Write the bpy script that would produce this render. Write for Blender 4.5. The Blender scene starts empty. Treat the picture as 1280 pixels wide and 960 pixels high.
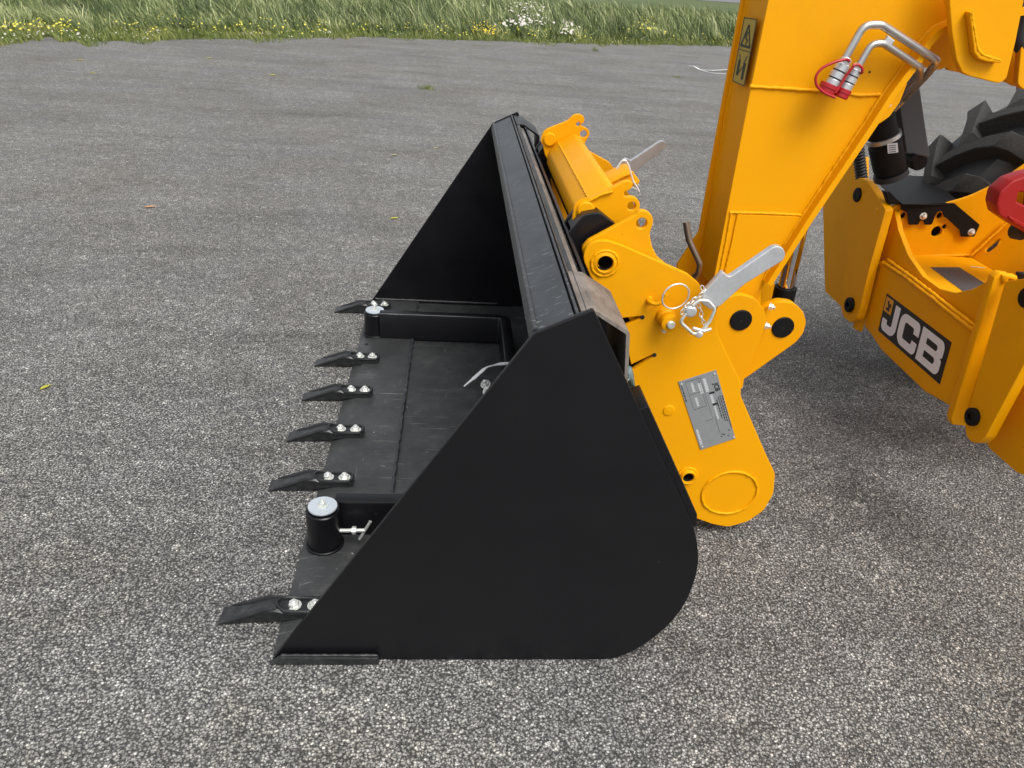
import bpy, bmesh, math, random
import numpy as np
from mathutils import Vector, Matrix, noise
random.seed(7); rng = np.random.default_rng(7)
PI = math.pi
scene = bpy.context.scene
col = scene.collection

# ------------------------------------------------------------------ camera, sky, sun
RX = Vector((0.9959284392157386, 0.03150269409564072, 0.08446374503903673))
RY = Vector((-0.05832807490141048, -0.48920320885053953, 0.8702172465129789))
RZ = Vector((0.06873412, -0.87160071, -0.48537390))
CP = Vector((0.44935982, -1.4001971603, 1.65))
F = 925.0
cam_d = bpy.data.cameras.new('camera'); cam = bpy.data.objects.new('camera', cam_d); col.objects.link(cam)
cam_d.sensor_width = 36; cam_d.lens = F / 1280 * 36; cam_d.clip_end = 3000; cam_d.clip_start = .05
right = Vector((RX[0], RY[0], RZ[0])); down = Vector((RX[1], RY[1], RZ[1])); fwd = Vector((RX[2], RY[2], RZ[2]))
m3 = Matrix((right, -down, -fwd)).transposed()
cam.matrix_world = Matrix.Translation(CP) @ m3.to_4x4()
scene.camera = cam

SUN_EL, SUN_AZ = 58, 152      # degrees; azimuth measured from +Y clockwise
w = bpy.data.worlds.new('World'); scene.world = w; w.use_nodes = True
nt = w.node_tree; bg = nt.nodes['Background']
sky = nt.nodes.new('ShaderNodeTexSky'); sky.sky_type = 'NISHITA'; sky.sun_disc = False
sky.sun_elevation = math.radians(SUN_EL); sky.sun_rotation = math.radians(SUN_AZ)
sky.air_density = 1.0; sky.dust_density = 4.0; sky.ozone_density = 1.0
hs = nt.nodes.new('ShaderNodeHueSaturation'); hs.inputs['Saturation'].default_value = .22
nt.links.new(sky.outputs[0], hs.inputs['Color']); nt.links.new(hs.outputs[0], bg.inputs['Color'])
bg.inputs['Strength'].default_value = .15
sl = bpy.data.lights.new('sun', 'SUN'); sl.energy = 1.55; sl.angle = math.radians(32); sl.color = (1, .97, .92)
so = bpy.data.objects.new('sun', sl); col.objects.link(so)
sd = Vector((math.sin(math.radians(SUN_AZ)) * math.cos(math.radians(SUN_EL)), math.cos(math.radians(SUN_AZ)) * math.cos(math.radians(SUN_EL)), math.sin(math.radians(SUN_EL))))
so.rotation_euler = sd.to_track_quat('Z', 'Y').to_euler(); so.location = (0, 0, 8)
scene.view_settings.view_transform = 'Standard'; scene.view_settings.look = 'None'
scene.view_settings.exposure = 0.45; scene.view_settings.gamma = 1

# ------------------------------------------------------------------ measuring helper: a sight line met with a plane
def at(px, py, X=None, Y=None, Z=None):
    d = right * (px - 640) + down * (py - 480) + fwd * F
    if X is not None: t = (X - CP.x) / d.x
    elif Y is not None: t = (Y - CP.y) / d.y
    else: t = (Z - CP.z) / d.z
    return CP + d * t

# ------------------------------------------------------------------ materials
class NT:
    def __init__(s, name):
        s.m = bpy.data.materials.new(name); s.m.use_nodes = True; s.t = s.m.node_tree
        s.b = s.t.nodes['Principled BSDF']; s.tc = s.n('ShaderNodeTexCoord')
    def n(s, typ, **k):
        x = s.t.nodes.new(typ)
        for a, v in k.items():
            if hasattr(x, a): setattr(x, a, v)
            else: x.inputs[a.replace('_', ' ')].default_value = v
        return x
    def l(s, a, b): s.t.links.new(a, b)
    def noise(s, scale, detail=4, rough=.6, vec=None, dist=0):
        x = s.n('ShaderNodeTexNoise'); x.inputs['Scale'].default_value = scale; x.inputs['Detail'].default_value = detail
        x.inputs['Roughness'].default_value = rough; x.inputs['Distortion'].default_value = dist
        s.l(vec if vec else s.tc.outputs['Object'], x.inputs['Vector']); return x
    def ramp(s, fac, stops, interp='LINEAR'):
        r = s.n('ShaderNodeValToRGB'); r.color_ramp.interpolation = interp
        e = r.color_ramp.elements
        while len(e) < len(stops): e.new(.5)
        for i, (p, c) in enumerate(stops):
            e[i].position = p; e[i].color = c if len(c) == 4 else (*c, 1)
        s.l(fac, r.inputs[0]); return r
    def mix(s, fac, a, b, mode='MIX'):
        x = s.n('ShaderNodeMix'); x.data_type = 'RGBA'; x.blend_type = mode
        for sock, v in ((x.inputs[0], fac), (x.inputs[6], a), (x.inputs[7], b)):
            if isinstance(v, (int, float)): sock.default_value = v
            elif isinstance(v, tuple): sock.default_value = v if len(v) == 4 else (*v, 1)
            else: s.l(v, sock)
        return x.outputs[2]
    def map(s, sc, rot=(0, 0, 0)):
        x = s.n('ShaderNodeMapping'); x.inputs['Scale'].default_value = sc; x.inputs['Rotation'].default_value = rot
        s.l(s.tc.outputs['Object'], x.inputs['Vector']); return x.outputs[0]
    def bump(s, h, strength, dist=.01, normal=None):
        x = s.n('ShaderNodeBump'); x.inputs['Strength'].default_value = strength; x.inputs['Distance'].default_value = dist
        s.l(h, x.inputs['Height'])
        if normal: s.l(normal, x.inputs['Normal'])
        return x.outputs[0]
    def set(s, **k):
        for a, v in k.items():
            i = s.b.inputs[a.replace('_', ' ')]
            if isinstance(v, (int, float, tuple)): i.default_value = v if not (isinstance(v, tuple) and len(v) == 3) else (*v, 1)
            else: s.l(v, i)
        return s

M = {}
def simple(name, c, rough=.5, metal=0, **k):
    x = NT(name); x.set(Base_Color=c, Roughness=rough, Metallic=metal, **k); M[name] = x.m; return x

def mk_yellow():
    x = NT('yellow_paint')
    n1 = x.noise(1.6, 5); c = x.mix(x.ramp(n1.outputs[0], [(.3, (0, 0, 0)), (.7, (1, 1, 1))]).outputs[0], (.765, .330, .0008), (.80, .350, .0012))
    sm = x.noise(3.2, 7, .72, dist=.6); c = x.mix(x.ramp(sm.outputs[0], [(.50, (0, 0, 0)), (.75, (.22,) * 3)]).outputs[0], c, (.50, .24, .02))
    sp = x.noise(85, 3, .7); spk = x.ramp(sp.outputs[0], [(.715, (0, 0, 0)), (.74, (1, 1, 1))])
    c = x.mix(spk.outputs[0], c, (.30, .13, .02))
    r = x.ramp(x.noise(9, 5).outputs[0], [(.3, (.42,) * 3), (.75, (.55,) * 3)])
    bmp = x.bump(x.noise(240, 2).outputs[0], .06, .002)
    bmp = x.bump(x.noise(5, 2).outputs[0], .10, .01, bmp)
    x.set(Base_Color=c, Roughness=r.outputs[0], Normal=bmp, Specular_IOR_Level=.14); M['yellow'] = x.m
mk_yellow()
def mk_black():
    x = NT('black_paint')
    sp = x.noise(95, 2, .5); spk = x.ramp(sp.outputs[0], [(.80, (0, 0, 0)), (.815, (1, 1, 1))])
    c = x.mix(spk.outputs[0], (.0042, .0042, .0056), (.22, .22, .2))
    sc = x.noise(6, 8, .75, vec=x.map((1, 8, 8), (0, .5, 0))); scr = x.ramp(sc.outputs[0], [(.70, (0, 0, 0)), (.75, (.25,) * 3)])
    c = x.mix(scr.outputs[0], c, (.05, .05, .052))
    r = x.ramp(x.noise(7, 6).outputs[0], [(.3, (.30,) * 3), (.7, (.42,) * 3)])
    b = x.bump(x.noise(4, 3).outputs[0], .12, .01); b = x.bump(x.noise(300, 2).outputs[0], .05, .002, b)
    x.set(Base_Color=c, Roughness=r.outputs[0], Normal=b, Specular_IOR_Level=.40); M['black'] = x.m
mk_black()
def mk_floor():                      # the worn, scratched inside of the bucket
    x = NT('scuffed_black_steel')
    a = x.noise(5, 7, .65); base = x.ramp(a.outputs[0], [(.3, (.023, .024, .025)), (.55, (.037, .039, .039)), (.75, (.070, .071, .070))]).outputs[0]
    # short scratches in two directions
    for rz, sc, lo in ((.42, (2.2, 60, 3), .63), (-.7, (60, 3, 5), .655), (.95, (4, 80, 5), .64)):
        n = x.noise(1.6, 5, .62, vec=x.map(sc, (0, 0, rz)), dist=.35); m = x.ramp(n.outputs[0], [(lo, (0, 0, 0)), (lo + .04, (1, 1, 1))])
        k = x.noise(2.3, 2, .5, vec=x.map((1, 1, 1), (0, 0, rz * 3))); km = x.ramp(k.outputs[0], [(.46, (0, 0, 0)), (.6, (.9,) * 3)])
        f = x.mix(1.0, m.outputs[0], km.outputs[0], 'MULTIPLY'); base = x.mix(f, base, (.17, .17, .165))
    d = x.noise(14, 8, .8); dm = x.ramp(d.outputs[0], [(.54, (0, 0, 0)), (.66, (.45,) * 3)]); base = x.mix(dm.outputs[0], base, (.095, .09, .08))
    sp = x.noise(60, 2, .5); spk = x.ramp(sp.outputs[0], [(.75, (0, 0, 0)), (.77, (1, 1, 1))]); base = x.mix(spk.outputs[0], base, (.3, .3, .28))
    r = x.ramp(x.noise(16, 6).outputs[0], [(.3, (.36,) * 3), (.7, (.58,) * 3)])
    x.set(Base_Color=base, Roughness=r.outputs[0], Normal=x.bump(x.noise(30, 5).outputs[0], .14, .004)); M['floor'] = x.m
mk_floor()
def mk_lip():
    x = NT('grazed_black_steel')
    base = x.ramp(x.noise(6, 6, .6).outputs[0], [(.3, (.02, .022, .025)), (.7, (.042, .046, .05))]).outputs[0]
    n = x.noise(2.2, 4, .6, vec=x.map((10, 42, 20), (0, 0, .3))); m = x.ramp(n.outputs[0], [(.60, (0, 0, 0)), (.66, (1, 1, 1))])
    k = x.noise(2.5, 3); km = x.ramp(k.outputs[0], [(.34, (0, 0, 0)), (.55, (.8,) * 3)])
    base = x.mix(x.mix(1.0, m.outputs[0], km.outputs[0], 'MULTIPLY'), base, (.16, .17, .175))
    x.set(Base_Color=base, Roughness=.42, Normal=x.bump(n.outputs[0], .12, .004)); M['lip'] = x.m
mk_lip()
def mk_raw():
    x = NT('raw_brown_steel')
    base = x.ramp(x.noise(11, 8, .7).outputs[0], [(.3, (.11, .092, .078)), (.55, (.22, .19, .165)), (.75, (.32, .29, .26))]).outputs[0]
    s = x.ramp(x.noise(3, 6, .7, vec=x.map((30, 4, 10))).outputs[0], [(.55, (0, 0, 0)), (.7, (.6,) * 3)])
    base = x.mix(s.outputs[0], base, (.045, .036, .03))
    x.set(Base_Color=base, Roughness=.55, Metallic=.25, Normal=x.bump(x.noise(60, 4).outputs[0], .2, .003)); M['raw'] = x.m
mk_raw()
def metal(name, c, r0, r1, sc, met=1.0, v=.25):
    x = NT(name); n = x.noise(sc, 6, .7)
    dark = tuple(q * (1 - v) for q in c)
    x.set(Base_Color=x.ramp(n.outputs[0], [(.3, dark), (.7, c)]).outputs[0], Metallic=met,
          Roughness=x.ramp(n.outputs[0], [(.3, (r1,) * 3), (.7, (r0,) * 3)]).outputs[0], Normal=x.bump(x.noise(sc * 6, 3).outputs[0], .08, .002)); M[name] = x.m
metal('galvanised', (.66, .68, .70), .34, .46, 30, .6)
metal('zinc', (.82, .83, .78), .26, .38, 40, .55, .15)
metal('washer_zinc', (.62, .68, .73), .40, .55, 25, .45, .15)
metal('steel_pipe', (.60, .59, .57), .24, .36, 20, .85)
metal('chrome', (.75, .75, .76), .05, .1, 10, 1)
metal('dark_rod', (.46, .41, .34), .35, .5, 20, 1)
metal('grey_plate', (.36, .38, .39), .35, .45, 60, .45, .1)
simple('cast_black', (.016, .017, .019), .38).set(Normal=None) if False else None
def mk_cast():
    x = NT('cast_black'); n = x.noise(25, 6, .7)
    x.set(Base_Color=x.ramp(n.outputs[0], [(.45, (.012, .013, .014)), (.62, (.028, .029, .03)), (.75, (.09, .09, .088))]).outputs[0], Roughness=.36, Normal=x.bump(x.noise(35, 4).outputs[0], .3, .004)); M['cast'] = x.m
mk_cast()
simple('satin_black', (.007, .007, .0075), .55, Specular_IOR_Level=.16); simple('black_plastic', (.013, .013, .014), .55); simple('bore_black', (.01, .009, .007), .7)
simple('decal_black', (.012, .012, .013), .35); simple('decal_white', (.78, .78, .82), .35); simple('decal_amber', (.70, .33, .02), .4)
simple('label_sand', (.42, .30, .035), .45); simple('red_plastic', (.40, .010, .016), .42)
simple('white_plastic', (.82, .83, .84), .4); simple('grey_shell', (.052, .058, .066), .6); simple('print_pale', (.60, .62, .63), .5); simple('sticker_white', (.62, .63, .64), .45)
def mk_guard():
    x = NT('red_guard'); x.set(Base_Color=x.ramp(x.noise(6, 4).outputs[0], [(.3, (.27, .004, .006)), (.7, (.33, .007, .007))]).outputs[0], Roughness=.42, Normal=x.bump(x.noise(150, 2).outputs[0], .1, .002)); M['guard'] = x.m
mk_guard()
def mk_rubber():
    x = NT('tyre_rubber')
    n = x.noise(7, 6, .6); g = x.noise(120, 3, .7)
    c = x.ramp(n.outputs[0], [(.3, (.016, .016, .018)), (.7, (.028, .029, .031))]).outputs[0]
    x.set(Base_Color=c, Roughness=.5, Normal=x.bump(n.outputs[0], .1, .01)); M['rubber'] = x.m
    y = NT('lug_rubber'); g = y.noise(160, 3, .8)
    c = y.ramp(g.outputs[0], [(.35, (.018, .017, .016)), (.6, (.038, .036, .033)), (.75, (.08, .077, .07))]).outputs[0]
    y.set(Base_Color=c, Roughness=.8, Normal=y.bump(g.outputs[0], .35, .004)); M['lug'] = y.m
mk_rubber()
def mk_film():
    x = NT('blue_film'); x.set(Base_Color=x.ramp(x.noise(25, 3).outputs[0], [(.4, (.10, .22, .25)), (.65, (.42, .58, .60))]).outputs[0], Roughness=.25, Transmission_Weight=.15); M['film'] = x.m
mk_film()
def mk_ground():
    x = NT('chipped_tarmac')
    co = x.tc.outputs['Object']
    wn = x.noise(60, 2, .5); va = x.n('ShaderNodeVectorMath', operation='SCALE'); x.l(wn.outputs['Color'], va.inputs[0]); va.inputs['Scale'].default_value = .008
    vb = x.n('ShaderNodeVectorMath', operation='ADD'); x.l(co, vb.inputs[0]); x.l(va.outputs[0], vb.inputs[1])
    v = x.n('ShaderNodeTexVoronoi'); v.inputs['Scale'].default_value = 132; x.l(vb.outputs[0], v.inputs['Vector'])
    v2 = x.n('ShaderNodeTexVoronoi'); v2.inputs['Scale'].default_value = 260; x.l(vb.outputs[0], v2.inputs['Vector'])
    sep = x.n('ShaderNodeSeparateColor'); x.l(v.outputs['Color'], sep.inputs[0])
    stone = x.ramp(sep.outputs[0], [(0, (.215, .213, .208)), (.35, (.315, .311, .302)), (.62, (.40, .395, .382)), (.85, (.49, .484, .466)), (.95, (.62, .61, .585)), (1, (.80, .79, .76))]).outputs[0]
    sep2 = x.n('ShaderNodeSeparateColor'); x.l(v2.outputs['Color'], sep2.inputs[0])
    fine = x.ramp(sep2.outputs[0], [(0, (.16, .158, .155)), (.6, (.31, .307, .298)), (1, (.56, .552, .53))]).outputs[0]
    pick = x.ramp(sep.outputs[1], [(.42, (0, 0, 0)), (.5, (1, 1, 1))]).outputs[0]
    c = x.mix(pick, stone, fine)
    gap = x.ramp(v.outputs['Distance'], [(.0, (1, 1, 1)), (.32, (1, 1, 1)), (.60, (.22,) * 3)]).outputs[0]
    c = x.mix(1.0, c, gap, 'MULTIPLY')
    v3 = x.n('ShaderNodeTexVoronoi'); v3.inputs['Scale'].default_value = 42; x.l(vb.outputs[0], v3.inputs['Vector']); s3 = x.n('ShaderNodeSeparateColor'); x.l(v3.outputs['Color'], s3.inputs[0])
    m3_ = x.ramp(s3.outputs[0], [(0, (.86,) * 3), (.5, (.98,) * 3), (.91, (1.08,) * 3), (.96, (1.35, 1.34, 1.32)), (1, (1.55, 1.53, 1.5))]).outputs[0]; c = x.mix(1.0, c, m3_, 'MULTIPLY')
    v4 = x.n('ShaderNodeTexVoronoi'); v4.inputs['Scale'].default_value = 20; x.l(vb.outputs[0], v4.inputs['Vector']); s4 = x.n('ShaderNodeSeparateColor'); x.l(v4.outputs['Color'], s4.inputs[0])
    c = x.mix(1.0, c, x.ramp(s4.outputs[0], [(0, (.90,) * 3), (.5, (1.0,) * 3), (.9, (1.04,) * 3), (.95, (1.22,) * 3)]).outputs[0], 'MULTIPLY')
    gr = x.noise(11, 9, .92); c = x.mix(1.0, c, x.ramp(gr.outputs[0], [(.36, (.80,) * 3), (.64, (1.18,) * 3)]).outputs[0], 'MULTIPLY')
    # warmer, dusty stone on the left and broad wear patches
    big = x.noise(.55, 6, .62); bigr = x.ramp(big.outputs[0], [(.32, (.86, .85, .84)), (.5, (1, .99, .97)), (.7, (1.10, 1.08, 1.04))]).outputs[0]
    c = x.mix(1.0, c, bigr, 'MULTIPLY')
    st = x.noise(1.3, 5, .6, vec=x.map((.35, 1.7, 1))); str_ = x.ramp(st.outputs[0], [(.3, (.86, .86, .87)), (.6, (1.05, 1.05, 1.05))]).outputs[0]
    c = x.mix(1.0, c, str_, 'MULTIPLY')
    ru = x.noise(.75, 8, .72, dist=.5); rum = x.ramp(ru.outputs[0], [(.40, (1.06, 1.06, 1.06)), (.50, (1, .985, .96)), (.60, (.93, .895, .84)), (.70, (.80, .74, .66))]).outputs[0]
    tk = x.noise(.9, 6, .7, vec=x.map((.5, 2.6, 1), (0, 0, .12))); c = x.mix(1.0, c, x.ramp(tk.outputs[0], [(.36, (.80, .79, .78)), (.45, (1, 1, 1)), (.62, (1.07, 1.07, 1.07))]).outputs[0], 'MULTIPLY')
    c = x.mix(1.0, c, rum, 'MULTIPLY')
    c = x.mix(1.0, c, (.86, .865, .875), 'MULTIPLY')
    h = x.mix(pick, v.outputs['Distance'], v2.outputs['Distance'])
    inv = x.ramp(h, [(0, (1, 1, 1)), (.8, (0, 0, 0))]).outputs[0]
    b = x.bump(inv, .8, .005); b = x.bump(x.noise(7, 4).outputs[0], .25, .02, b)
    x.set(Base_Color=c, Roughness=.72, Normal=b, Specular_IOR_Level=.45); M['ground'] = x.m
mk_ground()
def mk_misc():
    x = NT('verge_soil'); x.set(Base_Color=x.ramp(x.noise(1.2, 7, .7).outputs[0], [(.3, (.03, .042, .012)), (.7, (.07, .085, .024))]).outputs[0], Roughness=.95); M['soil'] = x.m
    x = NT('far_tarmac'); x.set(Base_Color=x.ramp(x.noise(2, 5).outputs[0], [(.3, (.13, .13, .135)), (.7, (.18, .18, .185))]).outputs[0], Roughness=.85); M['far_road'] = x.m
    x = NT('field_green'); x.set(Base_Color=x.ramp(x.noise(.2, 7, .7).outputs[0], [(.3, (.05, .075, .02)), (.7, (.10, .13, .04))]).outputs[0], Roughness=.95); M['field'] = x.m
    for nm, stops in (('tall_grass', [(0, (.022, .040, .012)), (.4, (.085, .125, .036)), (.7, (.22, .27, .09)), (1, (.52, .53, .28))]),
                      ('short_grass', [(0, (.07, .105, .018)), (.5, (.135, .17, .03)), (.85, (.22, .23, .05)), (1, (.34, .30, .12))])):
        x = NT(nm); a = x.n('ShaderNodeAttribute'); a.attribute_name = 'tint'
        x.set(Base_Color=x.ramp(a.outputs['Fac'], stops).outputs[0], Roughness=.55); M[nm] = x.m
    x = NT('chip_stone'); a = x.n('ShaderNodeAttribute'); a.attribute_name = 'tint'
    x.set(Base_Color=x.ramp(a.outputs['Fac'], [(0, (.10, .10, .10)), (.45, (.21, .209, .205)), (.75, (.31, .308, .30)), (1, (.60, .59, .57))]).outputs[0], Roughness=.7); M['chip'] = x.m
    simple('petal_yellow', (.60, .55, .05), .5); simple('petal_orange', (.68, .50, .03), .5); simple('petal_white', (.50, .47, .42), .6)
    simple('leaf_yellow', (.62, .60, .10), .6); simple('leaf_brown', (.60, .38, .24), .7); simple('leaf_pale', (.55, .5, .3), .6)
mk_misc()

# ------------------------------------------------------------------ building helpers
def finish(me, mat, angle=32):
    if mat and not me.materials: me.materials.append(mat)
    me.polygons.foreach_set('use_smooth', [True] * len(me.polygons))
    me.set_sharp_from_angle(angle=math.radians(angle))
def link(name, me, parent=None, mat=None, label=None, angle=32):
    if mat: finish(me, M[mat], angle)
    o = bpy.data.objects.new(name, me); col.objects.link(o)
    if parent:
        o.parent = parent
        if parent.type == 'EMPTY': o.location = -parent.location
    if label: o['label'] = label
    return o
def thing(name, label, cat, loc, group=None):
    o = bpy.data.objects.new(name, None); col.objects.link(o); o.location = loc; o.empty_display_size = .1
    o['label'] = label; o['category'] = cat
    if group: o['group'] = group
    return o
def tag(o, label=None, cat=None, group=None, kind=None):
    for k, v in (('label', label), ('category', cat), ('group', group), ('kind', kind)):
        if v: o[k] = v
    return o
def fillet(pts, r):
    """pts: (x,y) or (x,y,r)"""
    out = []; n = len(pts)
    for i in range(n):
        p0, p1, p2 = Vector(pts[i - 1][:2]), Vector(pts[i][:2]), Vector(pts[(i + 1) % n][:2])
        rr = pts[i][2] if len(pts[i]) > 2 else r
        a, b = p0 - p1, p2 - p1
        la, lb = a.length, b.length
        if la < 1e-6 or lb < 1e-6: continue
        a /= la; b /= lb
        ang = math.acos(max(-1, min(1, a.dot(b))))
        if rr <= 0 or ang > math.radians(174) or ang < .12: out.append(p1); continue
        d = min(rr / math.tan(ang / 2), la * .48, lb * .48); r2 = d * math.tan(ang / 2)
        bis = (a + b).normalized(); c = p1 + bis * (r2 / math.sin(ang / 2))
        s = p1 + a * d; e = p1 + b * d
        a0 = math.atan2(s.y - c.y, s.x - c.x); a1 = math.atan2(e.y - c.y, e.x - c.x)
        da = (a1 - a0 + PI) % (2 * PI) - PI
        k = max(2, int(abs(da) / .26))
        for j in range(k + 1):
            t = a0 + da * j / k; out.append(Vector((c.x + r2 * math.cos(t), c.y + r2 * math.sin(t))))
    return out
def circ(cx, cy, r, n=28): return [(cx + r * math.cos(2 * PI * i / n), cy + r * math.sin(2 * PI * i / n)) for i in range(n)]
def sheet_mesh(outline, holes, frame, th, bevel):
    """filled outline in the frame (O,U,V,W), thickness th centred on O, bevelled edges"""
    cu = bpy.data.curves.new('outline', 'CURVE'); cu.dimensions = '2D'; cu.fill_mode = 'BOTH'
    bevel = min(bevel, th * .45)
    cu.extrude = th / 2 - bevel; cu.bevel_depth = bevel; cu.bevel_resolution = 1; cu.offset = -bevel
    for lp in [outline] + list(holes):
        sp = cu.splines.new('POLY'); sp.points.add(len(lp) - 1); sp.use_cyclic_u = True
        for i, p in enumerate(lp): sp.points[i].co = (p[0], p[1], 0, 1)
    ob = bpy.data.objects.new('tmp', cu); me = bpy.data.meshes.new_from_object(ob)
    bpy.data.objects.remove(ob); bpy.data.curves.remove(cu)
    O, U, V, W = frame
    mt = Matrix(((U[0], V[0], W[0], O[0]), (U[1], V[1], W[1], O[1]), (U[2], V[2], W[2], O[2]), (0, 0, 0, 1)))
    me.materials.clear(); me.transform(mt); return me
def bm_clean(me, dist=1e-5):
    bm = bmesh.new(); bm.from_mesh(me); bmesh.ops.remove_doubles(bm, verts=bm.verts, dist=dist); bm.to_mesh(me); bm.free(); return me
def frameY(Y, th): return (Vector((0, Y + th / 2, 0)), Vector((1, 0, 0)), Vector((0, 0, 1)), Vector((0, -1, 0)))
def frameX(X, th): return (Vector((X + th / 2, 0, 0)), Vector((0, -1, 0)), Vector((0, 0, 1)), Vector((-1, 0, 0)))
def frameZ(Z, th): return (Vector((0, 0, Z - th / 2)), Vector((1, 0, 0)), Vector((0, 1, 0)), Vector((0, 0, 1)))
def to2(ax, val, p):
    if len(p) > 2 and p[0] == 'w': return (p[1], p[2])
    q = at(p[0], p[1], **{ax: val}); return {'Y': (q.x, q.z), 'X': (-q.y, q.z), 'Z': (q.x, q.y)}[ax]
def plate(name, ax, val, pts, th, mat, parent, holes=(), r=.01, bevel=.0025, label=None):
    """plate whose visible face lies on plane ax=val; pts are sight marks (px,py[,radius]) or ('w',a,b)"""
    pl = []
    for p in pts:
        q = to2(ax, val, p)
        pl.append((q[0], q[1], p[2]) if (len(p) > 2 and p[0] != 'w') else q)
    ol = fillet(pl, r)
    hl = []
    for h in holes:
        if len(h) == 3:
            c = to2(ax, val, h); e = to2(ax, val, (h[0] + (h[2] if ax != 'X' else 0), h[1] + (h[2] if ax == 'X' else 0)))
            hl.append(circ(c[0], c[1], math.hypot(e[0] - c[0], e[1] - c[1])))
        else: hl.append(fillet([to2(ax, val, q) for q in h], .004))
    fr = {'Y': frameY, 'X': frameX, 'Z': frameZ}[ax](val, th)
    return link(name, sheet_mesh(ol, hl, fr, th, bevel), parent, mat, label)
def sweep(path, radii, n=10, closed=False, cap=True, twist=None):
    """tube along 3-D points; returns mesh"""
    P = [Vector(p) for p in path]; N = len(P)
    if isinstance(radii, (int, float)): radii = [radii] * N
    bm = bmesh.new(); rings = []
    t0 = None; nrm = None
    for i in range(N):
        if closed: t = (P[(i + 1) % N] - P[i - 1])
        else: t = P[min(i + 1, N - 1)] - P[max(i - 1, 0)]
        t.normalize()
        if nrm is None:
            nrm = t.orthogonal().normalized()
        else:
            nrm = (nrm - t * nrm.dot(t)); nrm.normalize()
        b = t.cross(nrm)
        rings.append([bm.verts.new(P[i] + (nrm * math.cos(2 * PI * k / n) + b * math.sin(2 * PI * k / n)) * radii[i]) for k in range(n)])
    rng_ = range(N) if closed else range(N - 1)
    for i in rng_:
        a, b = rings[i], rings[(i + 1) % N]
        for k in range(n): bm.faces.new((a[k], a[(k + 1) % n], b[(k + 1) % n], b[k]))
    if cap and not closed: bm.faces.new(rings[0][::-1]); bm.faces.new(rings[-1])
    bmesh.ops.recalc_face_normals(bm, faces=bm.faces)
    me = bpy.data.meshes.new('tube'); bm.to_mesh(me); bm.free(); return me
def smooth_path(pts, r, step=.35):
    """3-D polyline with rounded corners"""
    P = [Vector(p) for p in pts]; out = [P[0]]
    for i in range(1, len(P) - 1):
        a, b = P[i - 1] - P[i], P[i + 1] - P[i]; la, lb = a.length, b.length; a.normalize(); b.normalize()
        ang = math.acos(max(-1, min(1, a.dot(b))))
        if ang > 3.0: out.append(P[i]); continue
        d = min(r / math.tan(ang / 2), la * .48, lb * .48); s, e = P[i] + a * d, P[i] + b * d
        k = max(3, int((PI - ang) / step) + 2)
        for j in range(k + 1):
            t = j / k; out.append((1 - t) ** 2 * s + 2 * t * (1 - t) * P[i] + t * t * e)
    out.append(P[-1]); return out
def tube(name, pts, r, mat, parent, bend=0, n=12, label=None, closed=False):
    p = smooth_path(pts, bend) if bend else pts
    return link(name, sweep(p, r, n, closed), parent, mat, label, 50)
def weld(pts, r, parent, name='weld_bead', mat='yellow', closed=False):
    """a rippled bead laid along 3-D points"""
    P = [Vector(p) for p in pts]; 
    if closed: P = P + [P[0]]
    out = []; rad = []
    s = 0
    for i in range(len(P) - 1):
        L = (P[i + 1] - P[i]).length; k = max(1, int(L / (r * 1.5)))
        for j in range(k):
            q = P[i].lerp(P[i + 1], j / k)
            rr = r * (1 + .10 * math.sin(s * 2.1) + random.uniform(-.14, .14)); s += 1
            out.append(q + Vector([random.uniform(-1, 1) * r * .14 for _ in range(3)])); rad.append(rr)
    if not closed: out.append(P[-1]); rad.append(r * .8)
    return link(name, sweep(out, rad, 7, closed), parent, mat, None, 80)
def lathe(profile, origin, axis, n=32, name='turned'):
    """profile [(radius, height)] turned about axis"""
    ax = Vector(axis).normalized(); u = ax.orthogonal().normalized(); v = ax.cross(u); O = Vector(origin)
    bm = bmesh.new(); rings = []
    for r, h in profile:
        if r < 1e-6: rings.append([bm.verts.new(O + ax * h)])
        else: rings.append([bm.verts.new(O + ax * h + (u * math.cos(2 * PI * k / n) + v * math.sin(2 * PI * k / n)) * r) for k in range(n)])
    for a, b in zip(rings, rings[1:]):
        for k in range(n):
            k2 = (k + 1) % n
            if len(a) == 1 and len(b) == 1: continue
            if len(a) == 1: bm.faces.new((a[0], b[k], b[k2]))
            elif len(b) == 1: bm.faces.new((a[k2], a[k], b[0]))
            else: bm.faces.new((a[k], a[k2], b[k2], b[k]))
    bmesh.ops.recalc_face_normals(bm, faces=bm.faces)
    me = bpy.data.meshes.new(name); bm.to_mesh(me); bm.free(); return me
def turned(name, profile, origin, axis, mat, parent, n=32, label=None): return link(name, lathe(profile, origin, axis, n), parent, mat, label)
def box_mesh(c, s, rot=None, bevel=.002):
    bm = bmesh.new(); bmesh.ops.create_cube(bm, size=1)
    for v in bm.verts: v.co = Vector((v.co.x * s[0], v.co.y * s[1], v.co.z * s[2]))
    if bevel: bmesh.ops.bevel(bm, geom=list(bm.edges), offset=min(bevel, min(s) * .4), segments=2, affect='EDGES', profile=.6)
    mt = Matrix.Translation(Vector(c)) @ (rot.to_4x4() if rot else Matrix.Identity(4)); bm.transform(mt)
    me = bpy.data.meshes.new('box'); bm.to_mesh(me); bm.free(); return me
def join(meshes, name='joined'):
    bm = bmesh.new()
    for m in meshes: bm.from_mesh(m)
    for m in meshes: bpy.data.meshes.remove(m)
    me = bpy.data.meshes.new(name); bm.to_mesh(me); bm.free(); return me
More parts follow.
